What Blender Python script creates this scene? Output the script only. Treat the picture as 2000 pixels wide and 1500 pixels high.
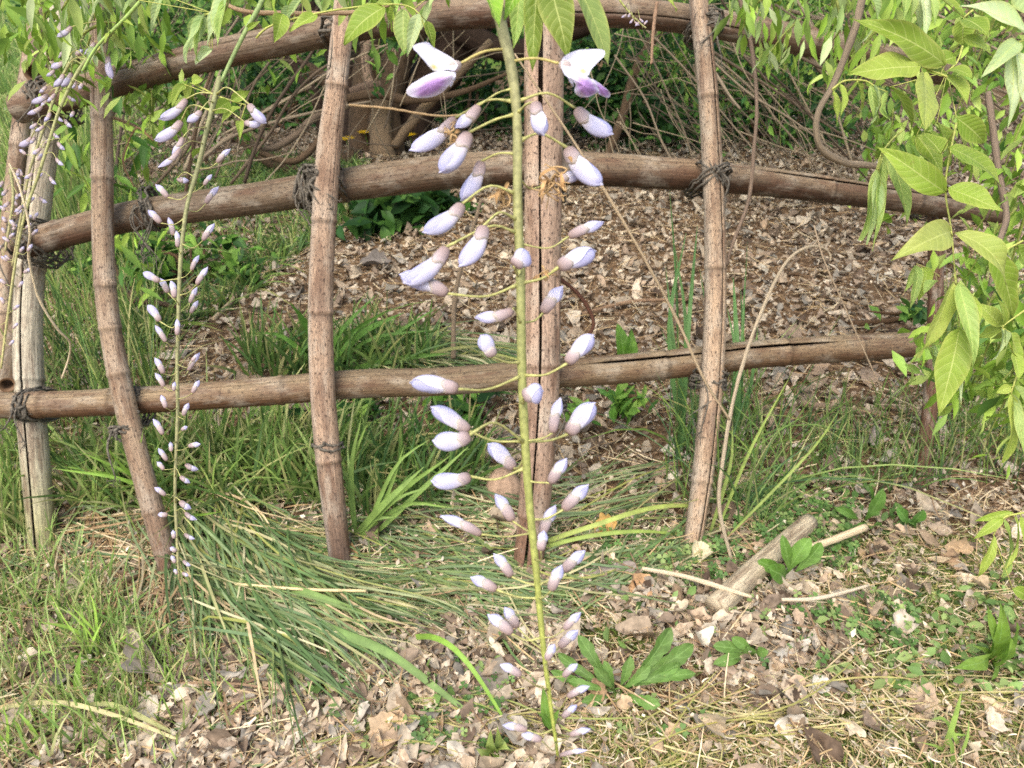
import bpy, math, random
import numpy as np

for o in list(bpy.data.objects):
    bpy.data.objects.remove(o)
R = np.random.RandomState(11)
random.seed(11)
SC = bpy.context.scene
COL = SC.collection

# ---------------------------------------------------------------- camera, sky, sun, exposure
CAM_H = 1.0
PITCH = math.radians(30.0)
FPX = 1500.0                      # focal length in photo pixels (photo 2000 x 1500)
cam = bpy.data.cameras.new('camera')
cam.sensor_width = 36.0
cam.lens = 36.0 * FPX / 2000.0
cam.clip_start = 0.01
cam.clip_end = 400.0
camo = bpy.data.objects.new('camera', cam)
camo.location = (0, 0, CAM_H)
camo.rotation_euler = (math.pi / 2 - PITCH, 0, 0)
COL.objects.link(camo)
SC.camera = camo
cam.dof.use_dof = True
cam.dof.focus_distance = 0.55
cam.dof.aperture_fstop = 22.0

SUN_EL, SUN_AZ = math.radians(56), math.radians(205)     # azimuth clockwise from +Y
world = bpy.data.worlds.new('World')
SC.world = world
world.use_nodes = True
wn = world.node_tree.nodes
wl = world.node_tree.links
for n in list(wn):
    wn.remove(n)
sky = wn.new('ShaderNodeTexSky')
sky.sky_type = 'NISHITA'
sky.sun_disc = False
sky.sun_elevation = SUN_EL
sky.sun_rotation = SUN_AZ
sky.dust_density = 4.0
sky.ozone_density = 0.6
bg = wn.new('ShaderNodeBackground')
bg.inputs[1].default_value = 0.15
wo = wn.new('ShaderNodeOutputWorld')
wl.new(sky.outputs[0], bg.inputs[0])
wl.new(bg.outputs[0], wo.inputs[0])

sl = bpy.data.lights.new('sun', 'SUN')
sl.energy = 1.25
sl.angle = math.radians(52)
sl.color = (1.0, 0.98, 0.89)
suno = bpy.data.objects.new('sun', sl)
suno.rotation_euler = (math.pi / 2 - SUN_EL, 0, -SUN_AZ + math.pi)
COL.objects.link(suno)
SC.view_settings.view_transform = 'Standard'
SC.view_settings.look = 'None'
SC.view_settings.gamma = 1.0
SC.view_settings.use_curve_mapping = False
SC.view_settings.exposure = 1.0
SC.cycles.max_bounces = 6
SC.cycles.transparent_max_bounces = 6
SC.cycles.use_denoising = False

# ---------------------------------------------------------------- small maths
CAMP = np.array([0, 0, CAM_H])
RIGHT = np.array([1.0, 0, 0])
UPV = np.array([0, math.sin(PITCH), math.cos(PITCH)])
FWD = np.array([0, math.cos(PITCH), -math.sin(PITCH)])


def P(x, y, d):
    """the point of the place seen at photo pixel (x, y), d metres along the view axis"""
    return CAMP + RIGHT * ((x - 1000.0) / FPX * d) + UPV * (-(y - 750.0) / FPX * d) + FWD * d


def terr(x, y):
    x = np.asarray(x, float); y = np.asarray(y, float)
    near = 0.012 * np.sin(x * 3.1 + 0.7) * np.sin(y * 2.3 + 1.1) + 0.007 * np.sin(x * 7.7 + y * 5.1)
    far = 0.10 * np.sin(x * 0.35 + 2.0) * np.sin(y * 0.27 + 0.4) * np.clip((np.hypot(x, y) - 5) / 6, 0, 1)
    return near + far


def G(x, y):
    """ground points under photo pixels (vectorised)"""
    x = np.atleast_1d(np.asarray(x, float)); y = np.atleast_1d(np.asarray(y, float))
    z = np.zeros_like(x)
    for _ in range(4):
        t = (y - 750.0) / FPX
        d = (CAM_H - z) / np.maximum(math.sin(PITCH) + math.cos(PITCH) * t, 0.02)
        X = (x - 1000) / FPX * d
        Y = d * math.cos(PITCH) - t * d * math.sin(PITCH)
        z = terr(X, Y)
    return np.stack([X, Y, z], 1)


def px_of(p):
    q = np.asarray(p, float) - CAMP
    d = q @ FWD
    d = np.where(np.abs(d) < 1e-6, 1e-6, d)
    return 1000 + (q @ RIGHT) / d * FPX, 750 - (q @ UPV) / d * FPX, d


def dground(x, y):
    return float(px_of(G(x, y))[2][0])


def lin(r, g=None, b=None):
    if g is None:
        r, g, b = r
    f = lambda c: (c / 255 / 12.92) if c / 255 <= 0.04045 else ((c / 255 + 0.055) / 1.055) ** 2.4
    return np.array([f(r), f(g), f(b)])


def unit(v):
    v = np.asarray(v, float)
    return v / np.maximum(np.linalg.norm(v, axis=-1, keepdims=True), 1e-9)


def spline(pts, n):
    """Catmull-Rom through pts (M,k) resampled evenly to n points"""
    p = np.asarray(pts, float)
    if len(p) == 2:
        t = np.linspace(0, 1, n)[:, None]
        return p[0] * (1 - t) + p[1] * t
    q = np.vstack([2 * p[0] - p[1], p, 2 * p[-1] - p[-2]])
    out = []
    for i in range(1, len(q) - 2):
        t = np.linspace(0, 1, 24, endpoint=(i == len(q) - 3))[:, None]
        a, b, c, d = q[i - 1], q[i], q[i + 1], q[i + 2]
        out.append(0.5 * (2 * b + (c - a) * t + (2 * a - 5 * b + 4 * c - d) * t ** 2 + (3 * b - a - 3 * c + d) * t ** 3))
    o = np.vstack(out)
    s = np.concatenate([[0], np.cumsum(np.linalg.norm(np.diff(o[:, :3], axis=0), axis=1))])
    u = np.linspace(0, s[-1], n)
    return np.stack([np.interp(u, s, o[:, k]) for k in range(o.shape[1])], 1)


def inpoly(x, y, poly):
    inside = np.zeros(len(x), bool)
    n = len(poly)
    for i in range(n):
        x1, y1 = poly[i]; x2, y2 = poly[(i + 1) % n]
        if y1 == y2:
            continue
        c = ((y1 > y) != (y2 > y)) & (x < (x2 - x1) * (y - y1) / (y2 - y1) + x1)
        inside ^= c
    return inside


def noise2(x, y, s, seed=0):
    """cheap smooth 2-D noise, about -1..1"""
    r = np.random.RandomState(seed)
    o = 0
    for k in range(6):
        a = r.uniform(0, 6.28); f = s * r.uniform(0.6, 1.7)
        o = o + np.sin((x * math.cos(a) + y * math.sin(a)) * f + r.uniform(0, 6.28))
    return o / 3.0


def sample(n, poly, power=2.0, clump=None, seed=0):
    """n ground points inside a photo polygon, about even on the ground, clumped by noise"""
    r = np.random.RandomState(seed + 100)
    xs = [p[0] for p in poly]; ys = [p[1] for p in poly]
    out = []
    got = 0
    dm = dground(0, max(min(ys), 0))
    for _ in range(60):
        x = r.uniform(min(xs), max(xs), 40000); y = r.uniform(min(ys), max(ys), 40000)
        g = G(x, y)
        d = px_of(g)[2]
        keep = inpoly(x, y, poly) & (r.uniform(0, 1, len(x)) < (d / dm) ** power)
        if clump:
            keep &= noise2(g[:, 0], g[:, 1], clump[0], seed) + r.normal(0, 0.35, len(x)) > clump[1]
        out.append(g[keep]); got += keep.sum()
        if got >= n:
            break
    return np.vstack(out)[:n]


# ---------------------------------------------------------------- meshes
BASE = {}


def mk(name, V, F, mat, parent=None, col=None, uv=None, smooth=True, label=None):
    """one mesh object; V in place coordinates; F one (M,k) array or a list of them"""
    V = np.asarray(V, float)
    off = BASE.get(parent.name, np.zeros(3)) if parent else np.zeros(3)
    Fs = F if isinstance(F, list) else [F]
    me = bpy.data.meshes.new(name)
    me.vertices.add(len(V))
    me.vertices.foreach_set('co', (V - off).astype(np.float32).ravel())
    idx = np.concatenate([np.asarray(f, np.int32).ravel() for f in Fs])
    tot = np.concatenate([np.full(len(f), np.asarray(f).shape[1], np.int32) for f in Fs])
    st = np.concatenate([[0], np.cumsum(tot)[:-1]]).astype(np.int32)
    me.loops.add(len(idx)); me.polygons.add(len(tot))
    me.polygons.foreach_set('loop_start', st)
    me.loops.foreach_set('vertex_index', idx)
    if smooth:
        me.polygons.foreach_set('use_smooth', np.ones(len(tot), bool))
    me.update(calc_edges=True)
    if uv is not None:
        l = me.uv_layers.new(name='UVMap')
        l.data.foreach_set('uv', np.asarray(uv, np.float32)[idx].ravel())
    if col is not None:
        col = np.asarray(col, float)
        if col.ndim == 1:
            col = np.tile(col, (len(V), 1))
        c = np.ones((len(V), 4), np.float32); c[:, :3] = np.clip(col, 0, 1)
        a = me.color_attributes.new('Col', 'FLOAT_COLOR', 'POINT')
        a.data.foreach_set('color', c.ravel())
    me.materials.append(mat)
    o = bpy.data.objects.new(name, me)
    COL.objects.link(o)
    if parent is not None:
        o.parent = parent
        BASE[o.name] = off
    if label:
        o['label'] = label
    return o


def thing(name, label, cat, loc=(0, 0, 0), group=None):
    o = bpy.data.objects.new(name, None)
    o.empty_display_size = 0.05
    o.location = tuple(float(v) for v in loc)
    COL.objects.link(o)
    BASE[o.name] = np.asarray(loc, float)
    o['label'] = label; o['category'] = cat
    if group:
        o['group'] = group
    return o


def tag(o, label=None, cat=None, group=None, kind=None):
    if label: o['label'] = label
    if cat: o['category'] = cat
    if group: o['group'] = group
    if kind: o['kind'] = kind
    return o


class Buf:
    """collects pieces that make ONE part"""
    def __init__(s):
        s.V = []; s.F = []; s.C = []; s.U = []; s.n = 0

    def add(s, V, F, C=None, U=None):
        V = np.asarray(V, float)
        s.V.append(V); s.F.append(np.asarray(F) + s.n)
        C = np.array([0.5, 0.5, 0.5]) if C is None else np.asarray(C, float)
        s.C.append(np.tile(C, (len(V), 1)) if C.ndim == 1 else C)
        s.U.append(np.zeros((len(V), 2)) if U is None else U)
        s.n += len(V)

    def build(s, name, mat, parent=None, smooth=True, label=None):
        fs = {}
        for f in s.F:
            fs.setdefault(f.shape[1], []).append(f)
        return mk(name, np.vstack(s.V), [np.vstack(v) for v in fs.values()], mat, parent, np.vstack(s.C), np.vstack(s.U), smooth, label)


def grid_faces(nu, nv, wrap=False):
    i, j = np.meshgrid(np.arange(nv - 1), np.arange(nu if wrap else nu - 1), indexing='ij')
    a = i * nu + j; b = i * nu + (j + 1) % nu
    return np.stack([a.ravel(), b.ravel(), (b + nu).ravel(), (a + nu).ravel()], 1)


def frames(pts, ref=None):
    t = unit(np.gradient(pts, axis=0))
    if ref is None:
        ref = np.array([0.3, -1.0, 0.2])
    n = ref - t * (t @ ref)[:, None]
    bad = np.linalg.norm(n, axis=1) < 0.05
    n[bad] = np.cross(t[bad], [1, 0.2, 0.1])
    n = unit(n)
    return t, n, np.cross(t, n)


def tube(pts, rad, seg=8, bump=0.0, seed=0, cap=True):
    pts = np.asarray(pts, float)
    rad = np.broadcast_to(np.asarray(rad, float), (len(pts),))
    t, n, s = frames(pts)
    a = np.arange(seg) / seg * 2 * math.pi
    r = rad[:, None] * np.ones(seg)
    if bump:
        rs = np.random.RandomState(seed)
        q = rs.normal(0, 1, (len(pts), seg))
        q = (q + np.roll(q, 1, 0) + np.roll(q, -1, 0)) / 1.7
        r = r * (1 + bump * q)
    V = pts[:, None] + r[..., None] * (np.cos(a)[None, :, None] * n[:, None] + np.sin(a)[None, :, None] * s[:, None])
    V = V.reshape(-1, 3)
    F = grid_faces(seg, len(pts), True)
    L = np.concatenate([[0], np.cumsum(np.linalg.norm(np.diff(pts, axis=0), axis=1))])
    U = np.stack([np.tile(np.arange(seg) / seg, len(pts)), np.repeat(L, seg)], 1)
    if cap:
        V = np.vstack([V, pts[0], pts[-1]])
        U = np.vstack([U, [0.5, 0], [0.5, L[-1]]])
        k = len(V)
        j = np.arange(seg)
        c1 = np.stack([j, np.full(seg, k - 2), np.full(seg, k - 2), (j + 1) % seg], 1)
        e = (len(pts) - 1) * seg
        F1 = np.stack([(j + 1) % seg, j, np.full(seg, k - 2)], 1)
        F2 = np.stack([e + j, e + (j + 1) % seg, np.full(seg, k - 1)], 1)
        return V, F, np.vstack([F1, F2]), U
    return V, F, None, U


def add_tube(buf, pts, rad, seg=8, col=None, bump=0.0, seed=0):
    V, F, F3, U = tube(pts, rad, seg, bump, seed)
    k = buf.n
    if col is not None and np.ndim(col) == 2:
        c = np.repeat(np.asarray(col), seg, 0)
        c = np.vstack([c, col[0], col[-1]])
    else:
        c = col
    buf.add(V, F, c, U)
    buf.F.append(F3 + k)


def tube_obj(name, pts, rad, mat, parent=None, seg=8, col=None, bump=0.0, seed=0, label=None):
    b = Buf()
    add_tube(b, pts, rad, seg, col, bump, seed)
    return b.build(name, mat, parent, True, label)


def strips(C, S, W, col):
    """N ribbons: centre lines C (N,K,3), side vectors S (N,K,3) or (N,1,3), half widths W (N,K), colours (N,K,3)"""
    N, K, _ = C.shape
    V = np.stack([C - S * W[..., None], C + S * W[..., None]], 2).reshape(-1, 3)
    k = np.arange(K - 1)
    f = np.stack([2 * k, 2 * k + 1, 2 * k + 3, 2 * k + 2], 1)
    F = (f[None] + (np.arange(N) * 2 * K)[:, None, None]).reshape(-1, 4)
    Cc = np.repeat(np.broadcast_to(col, (N, K, 3)).reshape(-1, 3), 2, 0)
    return V, F, Cc


def rvec(n, r=None):
    r = r or R
    return unit(r.normal(0, 1, (n, 3)))


# ---------------------------------------------------------------- materials
def mat_base(name):
    m = bpy.data.materials.new(name)
    m.use_nodes = True
    nt = m.node_tree
    for n in list(nt.nodes):
        nt.nodes.remove(n)
    out = nt.nodes.new('ShaderNodeOutputMaterial')
    b = nt.nodes.new('ShaderNodeBsdfPrincipled')
    nt.links.new(b.outputs[0], out.inputs[0])
    return m, nt, b, out


def N(nt, kind, **kw):
    n = nt.nodes.new(kind)
    for k, v in kw.items():
        if k in n.bl_rna.properties:
            setattr(n, k, v)
    return n


def mth(nt, op, a, b=None, c=None):
    n = nt.nodes.new('ShaderNodeMath'); n.operation = op
    for i, v in enumerate((a, b, c)):
        if v is None:
            continue
        if isinstance(v, (int, float)):
            n.inputs[i].default_value = v
        else:
            nt.links.new(v, n.inputs[i])
    return n.outputs[0]


def mixc(nt, fac, a, b, mode='MIX'):
    n = nt.nodes.new('ShaderNodeMix'); n.data_type = 'RGBA'; n.blend_type = mode
    for s, v in ((n.inputs[0], fac), (n.inputs[6], a), (n.inputs[7], b)):
        if isinstance(v, (int, float)):
            s.default_value = v
        elif isinstance(v, (tuple, list, np.ndarray)):
            s.default_value = (float(v[0]), float(v[1]), float(v[2]), 1)
        else:
            nt.links.new(v, s)
    return n.outputs[2]


def ramp(nt, v, stops):
    n = nt.nodes.new('ShaderNodeValToRGB')
    e = n.color_ramp.elements
    while len(e) < len(stops):
        e.new(0.5)
    for k, (p, c) in zip(e, stops):
        k.position = p
        k.color = (c, c, c, 1) if isinstance(c, (int, float)) else (float(c[0]), float(c[1]), float(c[2]), 1)
    nt.links.new(v, n.inputs[0])
    return n.outputs[0]


def noise(nt, vec, scale, detail=4, rough=0.6, mapscale=None):
    n = nt.nodes.new('ShaderNodeTexNoise')
    n.inputs['Scale'].default_value = scale
    n.inputs['Detail'].default_value = detail
    n.inputs['Roughness'].default_value = rough
    if mapscale is not None:
        mp = nt.nodes.new('ShaderNodeMapping')
        mp.inputs['Scale'].default_value = mapscale
        nt.links.new(vec, mp.inputs[0]); vec = mp.outputs[0]
    if vec is not None:
        nt.links.new(vec, n.inputs['Vector'])
    return n.outputs[0]


def bumpn(nt, h, strength, dist, bsdf):
    n = nt.nodes.new('ShaderNodeBump')
    n.inputs['Strength'].default_value = strength
    n.inputs['Distance'].default_value = dist
    nt.links.new(h, n.inputs['Height'])
    nt.links.new(n.outputs[0], bsdf.inputs['Normal'])


def colattr(nt):
    a = nt.nodes.new('ShaderNodeVertexColor'); a.layer_name = 'Col'
    return a.outputs[0]


def leafy(name, trans=0.35, rough=0.5, veins=0, vscale=60, vein_col=(0.55, 0.62, 0.25), spec=0.2, mottle=0.25):
    """thin plant matter coloured by each piece's own colour, letting some light through"""
    m, nt, b, out = mat_base(name)
    c = colattr(nt)
    g = nt.nodes.new('ShaderNodeNewGeometry')
    nz = noise(nt, g.outputs['Position'], vscale, 3)
    c = mixc(nt, 1.0, c, ramp(nt, nz, [(0.3, 1 - mottle), (0.7, 1 + mottle * 0.6)]), 'MULTIPLY')
    if veins:
        sp2 = noise(nt, g.outputs['Position'], 260, 2, 0.5)
        c = mixc(nt, mth(nt, 'MULTIPLY', ramp(nt, sp2, [(0.68, 0), (0.74, 1)]), 0.4), c, lin(150, 130, 70))
        c = mixc(nt, 1.0, c, ramp(nt, noise(nt, g.outputs['Position'], 22, 2), [(0.3, lin(222, 236, 200)), (0.7, lin(255, 250, 255))]), 'MULTIPLY')
        uvn = nt.nodes.new('ShaderNodeUVMap')
        sp = nt.nodes.new('ShaderNodeSeparateXYZ')
        nt.links.new(uvn.outputs[0], sp.inputs[0])
        ax = mth(nt, 'ABSOLUTE', mth(nt, 'MULTIPLY_ADD', sp.outputs[0], 2.0, -1.0))
        mid = mth(nt, 'LESS_THAN', ax, 0.045)
        curve = mth(nt, 'MULTIPLY', mth(nt, 'POWER', ax, 1.3), 0.16)
        ph = mth(nt, 'FRACT', mth(nt, 'MULTIPLY', mth(nt, 'SUBTRACT', sp.outputs[1], curve), float(veins)))
        tri = mth(nt, 'ABSOLUTE', mth(nt, 'SUBTRACT', ph, 0.5))
        sv = mth(nt, 'MULTIPLY', mth(nt, 'LESS_THAN', tri, 0.055), 0.5)
        f = mth(nt, 'MULTIPLY', mth(nt, 'MAXIMUM', mid, sv), 0.6)
        c = mixc(nt, f, c, vein_col)
        bumpn(nt, mth(nt, 'SUBTRACT', tri, mth(nt, 'MULTIPLY', mid, 0.4)), 0.35, 0.001, b)
    nt.links.new(c, b.inputs['Base Color'])
    b.inputs['Roughness'].default_value = rough
    b.inputs['Specular IOR Level'].default_value = spec
    if trans:
        t = nt.nodes.new('ShaderNodeBsdfTranslucent')
        nt.links.new(c, t.inputs[0])
        mx = nt.nodes.new('ShaderNodeMixShader')
        mx.inputs[0].default_value = trans
        nt.links.new(b.outputs[0], mx.inputs[1]); nt.links.new(t.outputs[0], mx.inputs[2])
        nt.links.new(mx.outputs[0], out.inputs[0])
    return m


M_GRASS = leafy('grass_blade', 0.3, 0.5, vscale=40, spec=0.3)
M_DRY = leafy('dry_leaf', 0.12, 0.75, vscale=90, spec=0.15, mottle=0.35)
M_LEAF = leafy('young_leaf', 0.38, 0.42, veins=9, vscale=80, vein_col=lin(205, 214, 130), mottle=0.12)
M_WEED = leafy('weed_leaf', 0.3, 0.5, veins=6, vscale=60, vein_col=lin(150, 185, 110))
M_CLUMP = leafy('shrub_leaf', 0.3, 0.45, vscale=20)
M_STEM = leafy('green_stem', 0.0, 0.55, vscale=420, spec=0.25, mottle=0.35)


def petal_mat():
    m, nt, b, out = mat_base('petal')
    c = colattr(nt)
    uvn = nt.nodes.new('ShaderNodeUVMap')
    v = noise(nt, uvn.outputs[0], 1.0, 3, 0.6, (60, 3, 1))
    c = mixc(nt, 1.0, c, ramp(nt, v, [(0.3, 0.88), (0.7, 1.06)]), 'MULTIPLY')
    nt.links.new(c, b.inputs['Base Color'])
    b.inputs['Roughness'].default_value = 0.55
    b.inputs['Specular IOR Level'].default_value = 0.25
    bumpn(nt, v, 0.25, 0.0006, b)
    t = nt.nodes.new('ShaderNodeBsdfTranslucent')
    nt.links.new(c, t.inputs[0])
    mx = nt.nodes.new('ShaderNodeMixShader'); mx.inputs[0].default_value = 0.25
    nt.links.new(b.outputs[0], mx.inputs[1]); nt.links.new(t.outputs[0], mx.inputs[2])
    nt.links.new(mx.outputs[0], out.inputs[0])
    return m


M_PETAL = petal_mat()


def bamboo_mat(name, streak=0.5, speck=0.8, grey=0.35):
    m, nt, b, out = mat_base(name)
    c = colattr(nt)
    uvn = nt.nodes.new('ShaderNodeUVMap')
    uv = uvn.outputs[0]
    st = noise(nt, uv, 1.0, 6, 0.65, (44, 9, 1))
    c = mixc(nt, 1.0, c, ramp(nt, st, [(0.3, 1 - streak), (0.5, 0.95), (0.7, 1 + streak * 0.6)]), 'MULTIPLY')
    c = mixc(nt, 1.0, c, ramp(nt, noise(nt, uv, 1.0, 4, 0.7, (90, 60, 1)), [(0.35, 0.72), (0.65, 1.22)]), 'MULTIPLY')
    bl = noise(nt, uv, 1.0, 4, 0.6, (5, 14, 1))
    c = mixc(nt, mth(nt, 'MULTIPLY', ramp(nt, bl, [(0.5, 0), (0.68, 1)]), grey), c, lin(180, 170, 152))
    c = mixc(nt, mth(nt, 'MULTIPLY', ramp(nt, noise(nt, uv, 1.0, 3, 0.6, (7, 9, 3)), [(0.48, 0), (0.64, 1)]), 0.6), c, lin(92, 62, 44))
    sp = noise(nt, uv, 1.0, 2, 0.5, (46, 120, 1))
    c = mixc(nt, mth(nt, 'MULTIPLY', ramp(nt, sp, [(0.585, 0), (0.64, 1)]), speck), c, lin(58, 44, 36))
    nt.links.new(c, b.inputs['Base Color'])
    nt.links.new(ramp(nt, bl, [(0.3, 0.5), (0.7, 0.75)]), b.inputs['Roughness'])
    b.inputs['Specular IOR Level'].default_value = 0.3
    bumpn(nt, st, 0.7, 0.004, b)
    return m


M_BAMBOO = bamboo_mat('bamboo', 0.33, 0.8, 0.55)
M_RAIL = bamboo_mat('bamboo_rail', 0.33, 0.6, 0.45)
M_PALE = bamboo_mat('weathered_bamboo', 0.6, 0.4, 0.3)


def bark_mat(name, mul=(1, 1, 1)):
    m, nt, b, out = mat_base(name)
    c = colattr(nt)
    uvn = nt.nodes.new('ShaderNodeUVMap')
    st = noise(nt, uvn.outputs[0], 1.0, 6, 0.65, (22, 26, 1))
    c = mixc(nt, 1.0, c, ramp(nt, st, [(0.3, 0.6), (0.7, 1.35)]), 'MULTIPLY')
    nt.links.new(c, b.inputs['Base Color'])
    b.inputs['Roughness'].default_value = 0.85
    b.inputs['Specular IOR Level'].default_value = 0.2
    bumpn(nt, st, 0.6, 0.004, b)
    return m


M_BARK = bark_mat('vine_bark')


def twine_mat():
    m, nt, b, out = mat_base('twine')
    g = nt.nodes.new('ShaderNodeNewGeometry')
    st = noise(nt, g.outputs['Position'], 260, 3)
    c = ramp(nt, st, [(0.3, lin(50, 46, 40)), (0.7, lin(124, 116, 102))])
    nt.links.new(c, b.inputs['Base Color'])
    b.inputs['Roughness'].default_value = 0.95
    bumpn(nt, st, 0.8, 0.002, b)
    return m


M_TWINE = twine_mat()


def soil_mat():
    m, nt, b, out = mat_base('ground_soil')
    g = nt.nodes.new('ShaderNodeNewGeometry')
    p = g.outputs['Position']
    n1 = noise(nt, p, 55, 6, 0.7)
    n2 = noise(nt, p, 3.0, 4, 0.6)
    soil = ramp(nt, n1, [(0.3, lin(58, 44, 33)), (0.5, lin(110, 88, 66)), (0.68, lin(160, 134, 104))])
    gr = ramp(nt, noise(nt, p, 70, 5, 0.7), [(0.3, lin(46, 66, 26)), (0.7, lin(118, 150, 66))])
    sx = nt.nodes.new('ShaderNodeSeparateXYZ'); nt.links.new(p, sx.inputs[0])
    # lawn beyond the trellis bed: far to the left and well behind
    far = mth(nt, 'MULTIPLY_ADD', sx.outputs[0], -0.55, mth(nt, 'MULTIPLY_ADD', sx.outputs[1], 0.5, -3.9))
    far = mth(nt, 'ADD', far, mth(nt, 'MULTIPLY', n2, 1.4))
    f = ramp(nt, far, [(0.25, 0), (0.75, 1)])
    nt.links.new(mixc(nt, f, soil, gr), b.inputs['Base Color'])
    b.inputs['Roughness'].default_value = 0.95
    b.inputs['Specular IOR Level'].default_value = 0.1
    bumpn(nt, n1, 0.8, 0.01, b)
    return m


M_SOIL = soil_mat()

# ---------------------------------------------------------------- ground: one sheet to the horizon
n = 241
u = np.linspace(-1, 1, n)
gx = np.sign(u) * (np.abs(u) * 4 + 146 * np.abs(u) ** 6)
X, Y = np.meshgrid(gx, gx + 2.0, indexing='xy')
Z = terr(X, Y)
mk('ground', np.stack([X.ravel(), Y.ravel(), Z.ravel()], 1), grid_faces(n, n), M_SOIL)['kind'] = 'structure'
# ================================================================ bamboo trellis
FEET = [(85, 1085), (337, 1135), (668, 1122), (1030, 1115), (1350, 1080), (1798, 945)]
trellis = thing('bamboo_trellis', 'weathered brown bamboo trellis of upright poles tied to three curved rails', 'trellis',
                G(1030, 1115)[0])
TO_CAM = -FWD


def pole(name, pts, wid, mat, parent, c_main, c_node, nodes, cracks=(), nring=90, seed=0, foot=False, c_foot=None, label=None,
         caps=True, c_under=None, slit=None, edge=None):
    """a bamboo culm through (x, y, depth) photo points; wid = width in photo pixels along it"""
    r = np.random.RandomState(seed)
    pts = [list(p) for p in pts]
    W = np.array([P(*p) for p in pts])
    rad = np.array([w * 0.94 * p[2] / FPX / 2 for w, p in zip(np.interp(np.linspace(0, 1, len(pts)), np.linspace(0, 1, len(wid)), wid), pts)])
    if foot:                                   # stand it in the soil
        e = W[-1] + unit(W[-1] - W[-2]) * 0.06
        W = np.vstack([W, e]); rad = np.append(rad, rad[-1])
    q = spline(np.hstack([W, rad[:, None]]), nring)
    c, rad = q[:, :3], q[:, 3]
    L = np.concatenate([[0], np.cumsum(np.linalg.norm(np.diff(c, axis=0), axis=1))])
    Lt = L[-1]
    nodes_m = np.array(nodes) * Lt
    # denser rings at the nodes
    extra = (nodes_m[:, None] + np.array([-0.012, -0.006, -0.002, 0.0015, 0.005, 0.010])).ravel()
    s = np.unique(np.clip(np.concatenate([L, extra]), 0, Lt))
    s = s[np.concatenate([[True], np.diff(s) > 1e-5])]
    c = np.stack([np.interp(s, L, c[:, k]) for k in range(3)], 1); rad = np.interp(s, L, rad)
    t, n_, sd = frames(c, TO_CAM)
    ang = list(np.linspace(-math.pi, math.pi, 33))
    for a, v0, v1, dep, wdt in cracks:
        ang = [x for x in ang if abs(x - a) > wdt * 1.6 or abs(abs(x) - math.pi) < 1e-6]
        ang += [a - wdt, a - wdt * 0.55, a, a + wdt * 0.55, a + wdt]
    ang = np.array(sorted(ang))
    rr = rad[:, None] * np.ones(len(ang))
    rr *= 1 + 0.022 * noise2(s * 9, s * 0 + seed, 1.0, seed)[:, None] + 0.010 * np.sin(ang * 2 + seed)[None]
    node = np.zeros(len(s))
    band = np.zeros(len(s))
    for nm in nodes_m:
        d = s - nm
        rr *= (1 + 0.075 * np.exp(-(d / 0.0035) ** 2) - 0.035 * np.exp(-((d - 0.008) / 0.004) ** 2) + 0.012 * np.exp(-((d + 0.02) / 0.02) ** 2))[:, None]
        nk = r.uniform(0.5, 1.0)
        node += nk * np.exp(-((d - 0.007) / 0.0035) ** 2)
        band += r.uniform(0.3, 1) * np.exp(-((d + 0.018) / 0.018) ** 2)
    C = np.ones((len(s), len(ang), 3)) * c_main
    tone = noise2(s * 6, s * 0 + seed * 3, 1.0, seed + 5)
    C *= (1 + 0.16 * tone)[:, None, None]
    C *= (1 + 0.10 * np.sin(ang + seed * 1.3) + 0.06 * np.sin(3 * ang + seed))[None, :, None]
    b = np.clip(band, 0, 1)[:, None, None] * 0.75
    C = C * (1 - b) + np.asarray(c_node) * b
    C *= 1 - 0.62 * np.clip(node, 0, 1)[:, None, None]
    if c_under is not None:                    # shade of the underside put into the colour
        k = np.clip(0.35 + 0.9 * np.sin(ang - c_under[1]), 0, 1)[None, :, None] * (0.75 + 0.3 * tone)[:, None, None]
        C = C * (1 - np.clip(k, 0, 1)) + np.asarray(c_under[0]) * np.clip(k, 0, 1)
    if c_foot is not None:                     # foot tone; where dark, it stands in for a contact shadow
        k = (np.clip((s - (Lt - 0.30)) / 0.2, 0, 1) * 0.8)[:, None, None]
        C = C * (1 - k) + np.asarray(c_foot) * k
    for a, v0, v1, dep, wdt in cracks:
        f = np.clip((s / Lt - v0) / 0.015, 0, 1) * np.clip((v1 - s / Lt) / 0.015, 0, 1)
        wob = 1 + 0.5 * noise2(s * 30, s * 0, 1.0, seed + 9)
        prof = np.clip(1 - np.abs(ang - a) / (wdt * 0.8), 0, 1)
        prof = np.where(np.abs(ang - a) < wdt * 0.6, 1.0, prof)
        rr -= rad[:, None] * dep * (f * np.clip(wob, 0.4, 1.3))[:, None] * prof[None]
    if edge is not None:                       # light from the left put into the colour as a paler grey flank
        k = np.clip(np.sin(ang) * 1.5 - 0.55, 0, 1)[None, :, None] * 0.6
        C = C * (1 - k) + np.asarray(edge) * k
    K = len(ang)
    B = Buf()
    if slit is not None:
        # a hollow culm split along one side: C-shaped section, open to its dark inside
        a, v0, v1, hw = slit
        f = np.clip((s / Lt - v0) / 0.03, 0.02, 1) * np.clip((v1 - s / Lt) / 0.03, 0.02, 1)
        h = hw * f * np.clip(1 + 0.45 * noise2(s * 14, s * 0, 1.0, seed + 9), 0.35, 1.5)
        wob = 0.05 * noise2(s * 8, s * 0 + 3, 1.0, seed + 2)
        k = np.linspace(0, 1, 40)
        oa = a + wob[:, None] + h[:, None] + (2 * math.pi - 2 * h[:, None]) * k[None]
        ow = (oa + math.pi) % (2 * math.pi) - math.pi
        ro = np.stack([np.interp(ow[i], ang, rr[i]) for i in range(len(s))])
        Co = np.stack([np.stack([np.interp(ow[i], ang, C[i, :, q]) for q in range(3)], 1) for i in range(len(s))])
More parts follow.
